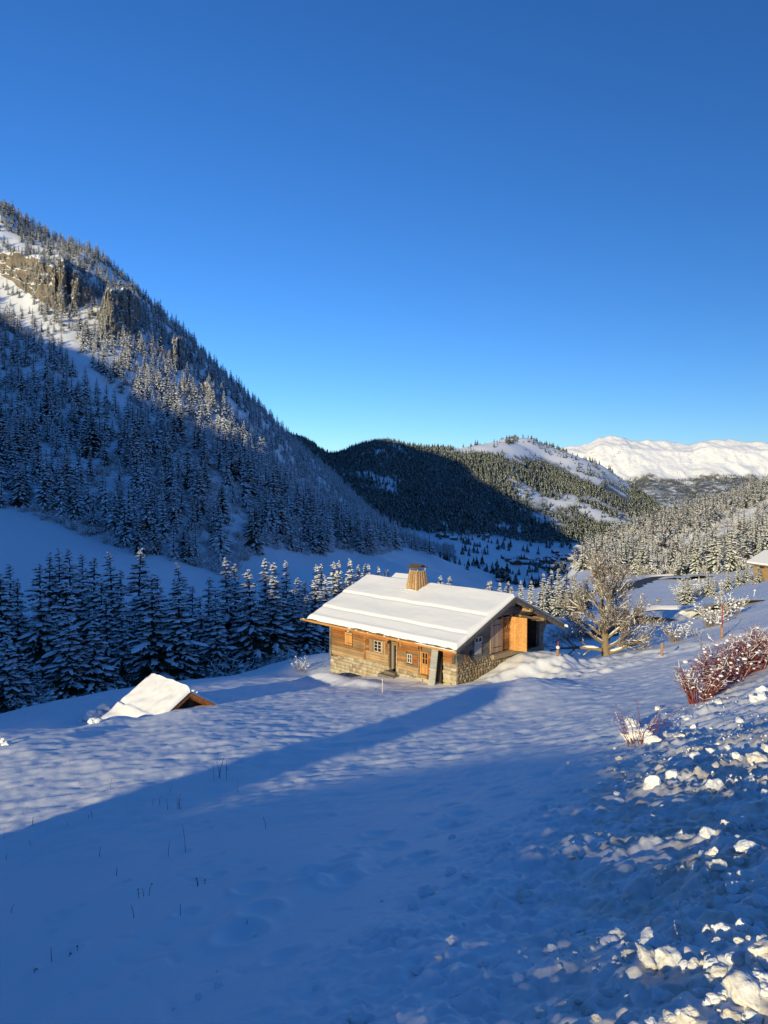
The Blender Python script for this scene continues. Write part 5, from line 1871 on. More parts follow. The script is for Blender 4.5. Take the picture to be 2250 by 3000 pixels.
m = MB()
m.prism([hL(0.5, -HW + 0.5, -2.6), hL(0.5, HW - 0.5, -2.6), hL(0.5, HW - 0.5, -HR + 0.15), hL(0.5, 0, -0.22), hL(0.5, -HW + 0.5, -HR + 0.15)], (-0.08, 0, 0))
gw = m.build('gable_wall', M['wood_dark'], hut)
for i in range(11):
    b0 = -HW + 0.55 + i * 0.4
    if b0 > HW - 0.8: break
    zt = -0.25 - abs(b0 + 0.2) * HR / HW
    o = block('board', 'wood_dark', (-0.5, b0 + 0.01, -0.5), (-0.46, b0 + 0.39, zt + 1.95), gw)
for s in (-1, 1):
    m = MB()
    m.prism([hL(0, 0, -0.12), hL(0, s * HW, -HR - 0.12), hL(0, s * HW, -HR), hL(0, 0, 0)], (-HLn - 0.2, 0, 0))
    rf = m.build('roof', M['wood_soffit'], hut)
    for off, aa, w in ((-0.02, -0.05, 0.22), (-0.2, 0.03, 0.16)):
        m = MB(); m.prism([hL(aa, 0, off - w), hL(aa, s * HW, -HR + off - w), hL(aa, s * HW, -HR + off), hL(aa, 0, off)], (-0.05, 0, 0)); m.build('barge_board', M['wood_red'], rf)
BASE_KEEP = BASE_Z


def hut_snow(s, a1, thick, nm, nb_=46):
    A_, B_ = np.linspace(-0.10, a1, 60), np.linspace(0, HW + (0.5 if s < 0 else 0.05), nb_)
    AA, BB_ = np.meshgrid(A_, B_, indexing='ij')
    zs = -BB_ * HR / HW
    e = np.sqrt(np.clip(np.minimum(np.minimum(AA + 0.1, a1 - AA), HW + 0.5 - BB_) / 0.26, 0, 1))
    t = thick * (1 + 0.25 * fbm2(AA / 0.6, BB_ / 0.6, 3, 401 + (s > 0)))
    if s < 0:
        t = t + 0.07 * smooth(-0.05, 0.06, BB_ - 2.0 - 0.06 * fbm2(AA, AA * 0, 2, 5)) * smooth(2.6, 2.1, BB_) - 0.10 * np.exp(-((BB_ - 1.95) / 0.08) ** 2) * smooth(3.0, 3.6, AA)
    zt = zs + 0.01 + t * e
    n_ = AA.size
    V = np.concatenate([np.stack([-AA, s * BB_, zt + 2.0], -1).reshape(-1, 3), np.stack([-AA, s * BB_, zs + 2.005], -1).reshape(-1, 3)])
    F = []
    R, C = AA.shape
    for i in range(R - 1):
        for j in range(C - 1):
            k = i * C + j
            q = (k, k + 1, k + C + 1, k + C)
            F.append(q if s > 0 else q[::-1])
        for j in (0, C - 1):
            k = i * C + j; F.append((k, k + C, n_ + k + C, n_ + k))
    for j in range(C - 1):
        for i in (0, R - 1):
            k = i * C + j; F.append((k, k + 1, n_ + k + 1, n_ + k))
    obj('roof_snow', mesh_data('roof_snow', V, F, M['roof_snow'], True), hut)


hut_snow(-1, HLn + 0.22, 0.30, 'roof_snow')
hut_snow(1, HLn + 0.22, 0.10, 'roof_snow')

# ------------------------------------------------------------------ lumps of snow
def lump_mesh(name, seed, rough=0.35, sub=3, material='snow_soft', flat=0.8):
    import bmesh
    bm = bmesh.new()
    bmesh.ops.create_icosphere(bm, subdivisions=sub, radius=0.5)
    me_ = bpy.data.meshes.new(name)
    bm.to_mesh(me_); bm.free()
    co = np.empty(len(me_.vertices) * 3); me_.vertices.foreach_get('co', co); co = co.reshape(-1, 3)
    r = np.random.default_rng(seed)
    off = r.uniform(0, 50, 3)
    n = noise3(co * 2.6 + off, seed) * 0.42 + (0.5 - np.abs(noise3(co * 5.0 + off, seed + 1))) * 0.30 + (0.5 - np.abs(noise3(co * 11 + off, seed + 2))) * 0.17 + noise3(co * 24 + off, seed + 3) * 0.06
    if sub >= 4:                                   # broken faces: cut the ball by random planes
        for _ in range(9):
            pn = r.normal(0, 1, 3); pn /= np.linalg.norm(pn)
            ex = co @ pn - r.uniform(0.30, 0.44)
            co = co - np.maximum(ex, 0)[:, None] * pn[None] * 0.93
    co = co * (1 + rough * n[:, None] * (1.9 if sub >= 4 else 2.0))
    co *= r.uniform(0.75, 1.25, 3) * np.array([1, 1, flat])
    me_.vertices.foreach_set('co', co.astype(np.float32).ravel())
    me_.polygons.foreach_set('use_smooth', [True] * len(me_.polygons))
    me_.materials.append(M[material])
    me_.update()
    return me_


M['clod_clean'] = make_snow('clod_clean', (0.85, 0.86, 0.87), ((14.0, 0.5, 0.02), (60.0, 0.45, 0.008)))
M['clod_dirty'] = make_snow('clod_dirty', (0.62, 0.56, 0.46), ((16.0, 0.6, 0.02), (70.0, 0.5, 0.008)))
nt, b_ = nodes_of(M['clod_dirty'])
n1 = add_noise(nt, world_pos(nt), 9.0, 5.0, 0.7)
nt.links.new(ramp(nt, n1.outputs['Fac'], [(0.34, (0.62, 0.56, 0.47)), (0.50, (0.80, 0.78, 0.73)), (0.64, (0.86, 0.87, 0.87))]).outputs['Color'], b_.inputs['Base Color'])
LUMP = {k: [lump_mesh('snow_lump', 500 + i, 0.46 if i % 2 else 0.34, 4, k, 0.85) for i in range(6)] for k in ('clod_clean', 'clod_dirty')}
SOFT = [lump_mesh('snow_mound', 520 + i, 0.22, 3, 'snow_soft', 0.7) for i in range(3)]

CLODS = []
for x, y, s in [(455, 1020, 40), (890, 1035, 45), (1085, 1015, 70), (1215, 970, 60), (1005, 690, 60), (950, 840, 60), (765, 620, 34), (700, 890, 45), (765, 865, 32), (1235, 1240, 85), (900, 1150, 110), (720, 1220, 110), (800, 1190, 90), (450, 1380, 70), (1620, 460, 60), (1560, 540, 70), (1610, 520, 60), (1300, 1480, 95), (1460, 1550, 65), (1570, 1030, 100), (1640, 950, 80), (1615, 1560, 60), (1180, 1640, 100), (1330, 1650, 50), (1640, 1310, 50), (1430, 720, 45), (805, 1410, 25), (1270, 570, 40), (40, 1070, 30), (300, 1230, 25), (415, 1240, 25), (430, 1310, 34), (1245, 915, 30), (1330, 930, 24), (1050, 770, 36), (420, 945, 20), (1400, 1000, 45), (560, 740, 30)]:
    CLODS.append((1650 + x * 0.3617, 1850 + y * 0.3617, s * 0.3617))
for x, y, s in [(465, 220, 30), (400, 440, 38), (320, 490, 28), (190, 460, 80), (180, 380, 60), (60, 520, 60), (20, 500, 45), (740, 700, 90), (680, 740, 60), (955, 720, 95), (935, 815, 90), (830, 820, 65), (1200, 665, 110), (1360, 740, 60), (1390, 680, 70), (1300, 100, 80), (1410, 130, 65), (1540, 165, 85), (1260, 215, 45), (1300, 245, 40), (1330, 200, 40), (1220, 290, 35), (1500, 560, 90), (1600, 590, 120), (1450, 490, 55), (1620, 500, 50), (1625, 1030, 80), (1430, 1190, 80), (1230, 900, 55), (1140, 590, 35), (400, 680, 38), (470, 685, 24), (310, 800, 25), (140, 975, 50), (80, 920, 40), (280, 1180, 50), (420, 1130, 70), (500, 1090, 60), (960, 910, 40), (1390, 415, 45), (1480, 330, 60), (1540, 350, 60), (800, 1060, 32), (1050, 1090, 50), (1580, 870, 45), (1440, 845, 38), (1110, 870, 30), (1250, 1050, 50), (1180, 1160, 60), (1500, 640, 50), (620, 1200, 40), (700, 1010, 30)]:
    CLODS.append((1450 + x * 0.482, 2400 + y * 0.482, s * 0.482))
for x, y, s in [(1290, 315, 62), (1385, 325, 46), (1140, 440, 62), (1060, 525, 50), (1590, 515, 50), (1300, 590, 32), (1300, 730, 48), (1095, 910, 54), (1225, 835, 36), (1500, 880, 32), (1465, 895, 25), (1310, 975, 42), (1325, 1060, 38), (1285, 1080, 22), (470, 1020, 32), (745, 1140, 60), (735, 1190, 90), (640, 1235, 45), (1295, 105, 36), (1400, 395, 30), (1140, 195, 22), (870, 495, 18)]:
    CLODS.append((700 + x * 0.482, 2400 + y * 0.482, s * 0.482))
for x, y, s in [(1330, 800, 36), (1210, 870, 32), (1325, 715, 16), (435, 845, 14), (1550, 500, 16), (1055, 945, 14)]:
    CLODS.append((x * 0.482, 2500 + y * 0.482, s * 0.482))
_cr = np.random.default_rng(95)
_c0 = list(CLODS)
while len(CLODS) < 250:
    x, y = _cr.uniform(1480, 2255), _cr.uniform(2330, 3000)
    if x < 2290 - 0.85 * (y - 2250) * _cr.uniform(0.2, 1.0): continue
    bx_, by_, bs_ = _c0[_cr.integers(len(_c0))]
    if _cr.random() < 0.5 and bx_ > 1450 and by_ > 2300:
        x, y = bx_ + _cr.normal(0, 38), by_ + _cr.normal(0, 26)
        if not (1400 < x < 2260 and y < 3010): continue
    CLODS.append((x, y, _cr.lognormal(2.85, 0.45)))
CLODS.sort()
r_ = np.random.default_rng(81)
for k, (x, y, s) in enumerate(CLODS):
    p = hit(min(x, 2300), y + s * 0.30, 1.5, 90)
    d = np.linalg.norm(p)
    size = s * d / FPX * (1.15 if s > 30 else 1.25)
    dirty = (x > 1650 and y > 2380 and r_.random() < 0.6) or (r_.random() < 0.15)
    me_ = LUMP['clod_dirty' if dirty else 'clod_clean'][k % 6]
    o = obj('snow_chunk', me_, None, (p[0], p[1], p[2] + size * 0.13), (r_.uniform(-.4, .4), r_.uniform(-.4, .4), r_.uniform(0, 6.28)), (size * r_.uniform(0.95, 1.25), size * r_.uniform(0.9, 1.15), size * r_.uniform(0.8, 1.05)))
    kind = ('dirty ' if dirty else 'white ') + ('boulder-sized' if size > 0.4 else ('head-sized' if size > 0.2 else 'fist-sized'))
    tag(o, '%s snow chunk on the ploughed bank, %s from the left of all chunks' % (kind, nth(k)), 'snow chunk', 'snow chunks thrown down the bank')

# crumbs too many to count
import bmesh as _bm
r_ = np.random.default_rng(83)
cx, cy_ = r_.uniform(-2, 14, 90000), r_.uniform(2.2, 26, 90000)
prob = bank_mask(cx, cy_) * smooth(0.0, 0.5, fbm2(cx / 0.7, cy_ / 0.7, 3, 85)) * smooth(-0.9, 0.9, cx + 0.2 - 0.33 * cy_) * np.clip(6.0 / np.hypot(cx, cy_), 0.08, 1.0) ** 1.3
k = r_.random(len(cx)) < prob * 0.95
cx, cy_ = cx[k][:12000], cy_[k][:12000]
czz = height(cx, cy_)
base_v = np.array([(0, 0, 1), (0.894, 0, 0.447), (0.276, 0.851, 0.447), (-0.724, 0.526, 0.447), (-0.724, -0.526, 0.447), (0.276, -0.851, 0.447), (0.724, 0.526, -0.447), (-0.276, 0.851, -0.447), (-0.894, 0, -0.447), (-0.276, -0.851, -0.447), (0.724, -0.526, -0.447), (0, 0, -1)])
base_f = np.array([(0, 1, 2), (0, 2, 3), (0, 3, 4), (0, 4, 5), (0, 5, 1), (1, 6, 2), (2, 7, 3), (3, 8, 4), (4, 9, 5), (5, 10, 1), (6, 7, 2), (7, 8, 3), (8, 9, 4), (9, 10, 5), (10, 6, 1), (11, 7, 6), (11, 8, 7), (11, 9, 8), (11, 10, 9), (11, 6, 10)])
sz_ = r_.lognormal(-4.75, 0.5, len(cx)) * (1 + 0.05 * np.hypot(cx, cy_))
sz_ = np.clip(sz_, 0.005, 0.03)
V = base_v[None] * r_.uniform(0.6, 1.3, (len(cx), 12, 1)) * sz_[:, None, None] + np.stack([cx, cy_, czz + sz_ * 0.35], -1)[:, None, :]
F = (base_f[None] + (np.arange(len(cx)) * 12)[:, None, None]).reshape(-1, 3)
cr = mesh_data('snow_crumbs', V.reshape(-1, 3), F, [M['clod_clean'], M['clod_dirty']], True, np.repeat((r_.random(len(cx)) < 0.4 + 0.4 * smooth(0, 3, cx + 1.0 - 0.25 * cy_)).astype(int), 20).tolist())
tag(obj('snow_crumbs', cr), 'loose snow crumbs strewn over the ploughed bank', None, kind='stuff')

# broken snow slid off the hut and along the foot of the meadow
r_ = np.random.default_rng(87)
for k, (x, y, s) in enumerate([(300, 2072, 22), (285, 2088, 20), (270, 2094, 22), (258, 2102, 18), (245, 2104, 14), (272, 2112, 18), (315, 2078, 14), (290, 2110, 14), (232, 2112, 10), (20, 2178, 14), (8, 2172, 12), (565, 2024, 7), (580, 2028, 6), (590, 2034, 6), (604, 2040, 5), (640, 2048, 8), (682, 2052, 8)]):
    p = hit(x, y + s * 0.3, 20, 80)
    d = np.linalg.norm(p); size = s * d / FPX * 1.3
    o = obj('snow_block', LUMP['clod_clean'][k % 6], None, (p[0], p[1], p[2] + size * 0.2), (0, 0, r_.uniform(0, 6)), (size * 1.2, size, size * 0.9))
    tag(o, 'small snow block beside the buried hut, number %s counted from its eave' % ordinal(k), 'snow block', 'snow blocks around the hut')

# ------------------------------------------------------------------ bare trees and shrubs
M['twig'] = mat('twig', (0.25, 0.19, 0.12), 0.9, 0.15)
M['twig_red'] = mat('twig_red', (0.24, 0.055, 0.045), 0.75, 0.25)
M['stalk'] = mat('stalk', (0.10, 0.08, 0.055), 0.9, 0.1)


def bare_tree(seed, H, spread, trunk_r, snow):
    """short trunk that soon breaks into many rising limbs, fine twigs at the outside"""
    r = np.random.default_rng(seed)
    trunk, wood, sn = MB(), MB(), Soup()

    def limb(p, d, ln, rad, lvl):
        n = (7, 6, 5, 4, 3, 2)[lvl]
        P = [p.copy()]
        q, dd = p.copy(), d / np.linalg.norm(d)
        for i in range(n):
            dd = dd + r.normal(0, (0.03, 0.10, 0.13, 0.16, 0.2, 0.25)[lvl], 3) + np.array([0, 0, (0.0, 0.07, 0.05, 0.03, 0.0, -0.02)[lvl]])
            dd /= np.linalg.norm(dd)
            q = q + dd * ln / n
            P.append(q.copy())
        P = np.array(P)
        rr = rad * (1 - np.linspace(0, 0.93, n + 1)) ** 1.25 if lvl == 0 else np.linspace(rad, rad * 0.35, n + 1)
        (wood if lvl else trunk).tube(P, rr, (9, 6, 5, 4, 3, 3)[lvl], False)
        at = lambda t: np.array([np.interp(t * n, np.arange(n + 1), P[:, c]) for c in range(3)])
        if lvl >= 1:
            for _ in range(2 if lvl < 4 else 1):
                if r.random() < snow * (1.0, 1.0, 1.0, 0.75, 0.36, 0.16)[lvl]:
                    t0 = r.uniform(0.0, 0.7); t1 = min(1, t0 + r.uniform(0.2, 0.55))
                    ts = np.linspace(t0, t1, 4)
                    PP = np.array([at(t) for t in ts])
                    w0 = np.interp(ts * n, np.arange(n + 1), rr)
                    w = (w0 * 0.8 + 0.018) * np.array([0.4, 1, 1, 0.4])
                    PP[:, 2] += w0 * 0.75
                    snow_pad(sn, PP, w, w * 1.0, None, 5)
        if lvl < 5:
            kids = (24, 9, 6, 5, 5)[lvl]
            for k in range(kids):
                if lvl == 0:
                    t = 0.07 + 0.86 * ((k + r.uniform(0, 0.8)) / kids) ** 1.15
                    az = k * 2.4 + r.uniform(-0.5, 0.5)
                    el = np.interp(t, [0.1, 0.3, 0.6, 1.0], [0.25, 0.6, 0.9, 1.15]) + r.uniform(-0.15, 0.15)
                    nd_ = np.array([math.cos(az) * math.cos(el), math.sin(az) * math.cos(el), math.sin(el)])
                    l2 = spread * np.interp(t, [0.1, 0.3, 0.6, 1.0], [1.0, 1.0, 0.72, 0.35]) * r.uniform(0.8, 1.12)
                    r2 = trunk_r * np.interp(t, [0.1, 1.0], [0.42, 0.12]) * r.uniform(0.8, 1.2)
                else:
                    t = r.uniform(0.2, 1.0)
                    tang = at(min(1, t + 0.1)) - at(max(0, t - 0.1))
                    tang /= np.linalg.norm(tang)
                    ax = r.normal(0, 1, 3); ax -= tang * (ax @ tang); ax /= np.linalg.norm(ax)
                    nd_ = tang * 0.8 + ax * r.uniform(0.45, 0.85) + np.array([0, 0, 0.12])
                    l2 = ln * r.uniform(0.34, 0.62) * (1.15 - 0.45 * t)
                    r2 = np.interp(t, [0, 1], [rad, rad * 0.4]) * r.uniform(0.38, 0.58)
                limb(at(t), nd_, l2, max((0.02, 0.018, 0.013, 0.011, 0.009, 0.008)[lvl + 1], r2), lvl + 1)
    limb(np.array([0, 0, -0.4]), np.array([-0.07, 0, 1.0]), H * 0.92, trunk_r, 0)
    return trunk, wood, sn


p = hit(1776, 1920, 20, 200)
dT = p[1]
h_t = (1920 - 1628) / FPX * dT
trunk_m, wood, sn = bare_tree(907, h_t, h_t * 0.55, 0.047 * h_t, 0.8)
bt = empty('bare_tree', p)
tag(bt, 'large bare deciduous tree with snow-lined branches right of the chalet', 'tree')
trunk_m.build('trunk', M['twig'], bt, True)
o = wood.build('branches', M['twig'], bt, True)
o['kind'] = 'stuff'
o = obj('snow_load', sn.data('snow_load', 'tree_snow', True), bt)
o['kind'] = 'stuff'
print('bare tree', p, h_t, len(wood.f), len(sn.f))


def bush_mesh(seed, h, w, n_stem, twig='twig', clumps=40, clump_size=0.12, twigs=4, stem_r=0.014, lean=(0, 0)):
    r = np.random.default_rng(seed)
    st, sn = MB(), []
    pads = Soup()
    tips = []
    for k in range(n_stem):
        az = r.uniform(0, 6.283)
        rad = w * math.sqrt(r.random()) * 0.25
        p0 = np.array([math.cos(az) * rad, math.sin(az) * rad, -0.1])
        az2 = az + r.uniform(-0.6, 0.6)
        reach = w * 0.5 * r.uniform(0.3, 1.0)
        hh = h * r.uniform(0.55, 1.05)
        pts = [p0 + np.array([math.cos(az2) * reach * t ** 1.4 + lean[0] * t, math.sin(az2) * reach * t ** 1.4 + lean[1] * t, hh * (t - 0.18 * t ** 3) + 0.1 * t]) + r.normal(0, 0.02 * h, 3) * (t > 0) for t in np.linspace(0, 1, 6)]
        st.tube(pts, np.linspace(stem_r, stem_r * 0.35, 6), 4, False)
        if clumps and r.random() < (0.35 if twig == 'twig_red' else 0.75):
            i0 = r.integers(1, 4)
            PP = np.array(pts[i0:i0 + 3]); PP[:, 2] += stem_r
            wv = np.array([0.35, 1, 0.45]) * clump_size * r.uniform(0.16, 0.42)
            snow_pad(pads, PP, wv, wv * 0.9, None, 5)
        for q in range(twigs):
            i = r.integers(2, 6)
            b0 = pts[i]
            dv = r.normal(0, 1, 3); dv[2] = abs(dv[2]) * 0.8
            dv /= np.linalg.norm(dv)
            l2 = h * r.uniform(0.12, 0.32)
            e1 = b0 + dv * l2 * 0.5 + r.normal(0, 0.02, 3); e2 = b0 + dv * l2 + r.normal(0, 0.03, 3)
            st.tube([b0, e1, e2], [stem_r * 0.5, stem_r * 0.4, stem_r * 0.25], 3, False)
            if clumps and r.random() < (0.18 if twig == 'twig_red' else 0.5):
                PP = np.array([b0, e1, e2]); PP[:, 2] += stem_r * 0.6
                wv = np.array([0.3, 1, 0.4]) * clump_size * r.uniform(0.12, 0.3)
                snow_pad(pads, PP, wv, wv * 0.9, None, 4)
            tips += [e1, e2]
        tips += pts[2:]
    tips = np.array(tips)
    for k in r.choice(len(tips), min(int(clumps * 0.4), len(tips)), False):
        sn.append((tips[k], clump_size * min(1.7, r.lognormal(-0.1, 0.5))))
    return st, sn, pads


CLUMP_V, CLUMP_F = None, None
_ic = lump_mesh('clump', 601, 0.35, 2, 'tree_snow', 0.8)
_cv = np.empty(len(_ic.vertices) * 3); _ic.vertices.foreach_get('co', _cv); _cv = _cv.reshape(-1, 3)
_cf = [list(q.vertices) for q in _ic.polygons]


def clump_mesh(sn, seed, pads=None):
    r = np.random.default_rng(seed)
    sp = pads if pads is not None else Soup()
    for c, s in sn:
        a = r.uniform(0, 6.283)
        R_ = np.array([[math.cos(a), -math.sin(a), 0], [math.sin(a), math.cos(a), 0], [0, 0, 1]])
        sp.add((_cv @ R_.T) * s * r.uniform(0.7, 1.35, 3) + c + [0, 0, s * 0.2], _cf)
    return sp.data('snow_load', 'tree_snow', True)


def bush(name, x, y, hpx, wpx, seed, label, group=None, twig='twig_red', n_stem=26, clumps=40, csz=0.05, d0=4, d1=400, twigs=4, p=None, lean=(0, 0)):
    p = hit(x, y, d0, d1) if p is None else p
    h, w = hpx / FPX * p[1], wpx / FPX * p[1]
    st, sn, pads = bush_mesh(seed, h, w, n_stem, twig, clumps, csz * (h + w), twigs, 0.008 * (h + 0.4), lean)
    e = empty(name, p)
    o = st.build('stems', M[twig], e, True); o['kind'] = 'stuff'
    if sn:
        o = obj('snow_load', clump_mesh(sn, seed, pads), e); o['kind'] = 'stuff'
    return tag(e, label, 'shrub', group)


bush('thorn_bush', 2048, 2058, 120, 110, 701, 'red-twigged bush lowest in the row on the bank, with snow lumps', 'red-twigged bushes on the bank', n_stem=64, clumps=150, csz=0.024, twigs=8)
bush('thorn_bush', 2095, 2030, 130, 110, 702, 'red-twigged snowy bush second lowest in the row on the bank', 'red-twigged bushes on the bank', n_stem=64, clumps=150, csz=0.024, twigs=8)
bush('thorn_bush', 2150, 2000, 125, 110, 703, 'red-twigged snowy bush third in the row on the bank', 'red-twigged bushes on the bank', n_stem=64, clumps=150, csz=0.024, twigs=8)
bush('thorn_bush', 2205, 1968, 120, 110, 704, 'red-twigged snowy bush fourth in the row up the bank', 'red-twigged bushes on the bank', n_stem=64, clumps=150, csz=0.024, twigs=8)
bush('thorn_bush', 2262, 1945, 120, 110, 705, 'red-twigged snowy bush at the right edge of the picture', 'red-twigged bushes on the bank', n_stem=64, clumps=150, csz=0.024, twigs=8)
bush('thorn_bush', 1872, 2178, 130, 170, 706, 'small sparse red-twigged bush under a clump of snow on the bank', None, n_stem=18, clumps=4, csz=0.014, twigs=4)
for k, (x, y, s, ht) in enumerate([(1850, 2118, 46, 30), (1842, 2158, 40, 12), (1880, 2150, 62, 22), (1910, 2165, 44, 8)]):
    p = hit(x, y + ht, 4, 60)
    size = s * p[1] / FPX
    o = obj('snow_clump', LUMP['clod_clean'][(k * 2 + 1) % 6], None, p + np.array([0, 0, ht * p[1] / FPX]), (0.35, 0.5 - 0.2 * k, k * 1.3), (size * 1.3, size * 1.0, size * 0.75))
    tag(o, 'soft snow clump caught in the small red-twigged bush, %s from the left' % ordinal([1, 0, 2, 3][k]), 'snow clump', 'snow clumps in the small bush')
bush('snowy_shrub', 1985, 1878, 62, 95, 711, 'rounded snow-covered shrub below the road', None, 'twig', 46, 230, 0.022)
bush('snowy_shrub', 2085, 1835, 70, 85, 712, 'left half of the dense snow-covered shrub pair above the track', 'snow-covered shrubs above the track', 'twig', 46, 260, 0.024)
bush('snowy_shrub', 2140, 1805, 75, 85, 713, 'right half of the dense snow-covered shrub pair above the track', 'snow-covered shrubs above the track', 'twig', 46, 260, 0.024)
bush('snowy_shrub', 882, 1968, 42, 60, 714, 'small snowy shrub at the left corner of the chalet', None, 'twig', 24, 70, 0.03)
bush('snowy_shrub', 2040, 1865, 26, 40, 715, 'low snowy shrub between the rounded shrub and the wooden post', None, 'twig', 18, 44, 0.03)
# brush between the near spruces and along the wood's edge
r_ = np.random.default_rng(91)
BR = bpy.data.collections.new('brush_kinds')
for k in range(3):
    st2, sn2, pads = bush_mesh(730 + k, 1.0, 1.1, 34, 'twig', 150, 0.05, 5, 0.006)
    cm = clump_mesh(sn2, k, pads)
    co = np.empty(len(cm.vertices) * 3); cm.vertices.foreach_get('co', co)
    vs = np.concatenate([np.array(st2.v), co.reshape(-1, 3)])
    n0 = len(st2.v)
    fs = list(st2.f) + [[i + n0 for i in q.vertices] for q in cm.polygons]
    mi = [0] * len(st2.f) + [1] * len(cm.polygons)
    BR.objects.link(bpy.data.objects.new('brush_%d' % k, mesh_data('brush_%d' % k, vs, fs, [M['twig'], M['tree_snow']], False, mi)))
NG_BR = scatter_group('brush_scatter', BR)
bx_, by_ = r_.uniform(-90, 20, 5000), r_.uniform(66, 150, 5000)
bz_ = height(bx_, by_)
bp = to_px(np.stack([bx_, by_, bz_], -1))
k = (bp[:, 0] > -60) & (bp[:, 0] < 960) & (by_ > np.interp(bp[:, 0], [-60, 0, 300, 600, 950], [62, 64, 72, 78, 90])) & (by_ < 128)
k &= r_.random(len(bx_)) < 0.35
bx2, by2 = r_.uniform(-120, 60, 9000), r_.uniform(200, 480, 9000)
bz2 = height(bx2, by2)
bp2 = to_px(np.stack([bx2, by2, bz2], -1))
k2 = (bp2[:, 1] < meadow_edge(bp2[:, 0]) + 4) & (bp2[:, 0] > 0) & (bp2[:, 0] < 1300) & (r_.random(9000) < 0.28)
scatter('brushwood', np.concatenate([bx_[k], bx2[k2]]), np.concatenate([by_[k], by2[k2]]), np.concatenate([bz_[k], bz2[k2]]), np.concatenate([r_.uniform(1.2, 3.4, k.sum()), r_.uniform(1.5, 4.0, k2.sum())]), 1.2, NG_BR, 3, 92, 'frosted brushwood between the spruces', 0.1)
# frosted broadleaf growth in the right-hand wood and around the road bend
rx, ry = r_.uniform(60, 330, 9000), r_.uniform(150, 560, 9000)
rz_ = height(rx, ry)
rp = to_px(np.stack([rx, ry, rz_], -1))
k = (rp[:, 1] < edge_r(rp[:, 0])) & (rp[:, 0] > 1640) & (rp[:, 0] < 2300) & (r_.random(9000) < 0.30)
k |= (np.abs(rp[:, 1] - 1762 + 0.10 * (rp[:, 0] - 2000)) < 14) & (rp[:, 0] > 1990) & (rp[:, 0] < 2140) & (ry < 220) & (r_.random(9000) < 0.9)
scatter('frosted_thicket', rx[k], ry[k], rz_[k], r_.uniform(1.2, 4.5, k.sum()), 1.0, NG_BR, 3, 93, 'pale frosted thicket among the spruces of the right-hand hill', 0.1)

# ------------------------------------------------------------------ dry stalks in the meadow
ST = [(1062, 300, 110, 5), (1105, 310, 100, 2), (833, 380, 45, 1), (823, 455, 60, 1), (878, 450, 80, 4), (755, 430, 35, 2), (826, 680, 75, 1), (908, 660, 140, 1), (488, 682, 45, 1), (138, 630, 30, 1), (35, 590, 12, 1), (445, 490, 35, 2), (330, 535, 22, 1), (1290, 545, 60, 1), (1150, 360, 50, 1), (165, 525, 38, 2), (540, 345, 50, 1), (576, 772, 30, 1), (970, 815, 32, 2), (390, 335, 20, 2), (20, 700, 28, 1)]
ST = [(x * 0.6028, 2100 + y * 0.6028, h * 0.6028, n) for x, y, h, n in ST] + [(400, 2630, 36, 3), (388, 2690, 38, 1), (533, 2683, 36, 1), (180, 2808, 42, 4), (25, 2675, 30, 1), (583, 2595, 28, 2), (345, 2563, 20, 1), (95, 2852, 12, 2), (708, 2715, 14, 1), (195, 2245, 14, 2), (70, 2380, 16, 2)]
ST.sort()
for k, (x, y, h, n) in enumerate(ST):
    p = hit(x, y, 3, 60)
    hm = h / FPX * p[1]
    m = MB()
    for i in range(n):
        r_ = random.Random(k * 31 + i)
        bx, by = r_.uniform(-0.05, 0.05) * n, r_.uniform(-0.05, 0.05)
        hh = hm * (1 if i == 0 else r_.uniform(0.4, 0.95))
        lx = r_.uniform(-0.35, 0.35) * hh
        pts = [(bx, by, -0.05), (bx + lx * 0.3, by, hh * 0.5), (bx + lx, by + 0.02, hh)]
        m.tube(pts, [0.0025 + 0.00012 * p[1], 0.002 + 0.00012 * p[1], 0.0015 + 0.0001 * p[1]], 4)
        if n > 1 and i % 2 == 0:
            m.tube([pts[1], (pts[1][0] + 0.08 * hh, by, hh * 0.68)], [0.004, 0.003], 3)
            m.tube([(pts[2][0], pts[2][1], pts[2][2] - 0.01), (pts[2][0] + 0.02, by, hh + 0.03 * hh)], [0.007, 0.005], 5)
    o = m.build('dry_stalk', M['stalk'], None, True, loc=p)
    tag(o, '%s poking from the snow of the meadow, %s from the left' % ('thin dry stalk' if n == 1 else 'tuft of dark dry stalks', ordinal(k)), 'dry plant', 'dry stalks in the meadow')

# ------------------------------------------------------------------ road, stakes and posts
M['asphalt'] = mat('asphalt', (0.045, 0.045, 0.048), 0.7, 0.3)
nt, b_ = nodes_of(M['asphalt'])
n1 = add_noise(nt, world_pos(nt), 0.8, 4.0, 0.6)
nt.links.new(ramp(nt, n1.outputs['Fac'], [(0.35, (0.03, 0.03, 0.033)), (0.7, (0.10, 0.10, 0.105))]).outputs['Color'], b_.inputs['Base Color'])
M['road_snow'] = make_snow('road_snow', (0.82, 0.83, 0.84), ((4.0, 0.4, 0.1),))
M['red_paint'] = mat('red_paint', (0.45, 0.04, 0.03), 0.6, 0.3)
M['post_wood'] = make_wood('post_wood', (0.22, 0.11, 0.06), (0.42, 0.24, 0.14))


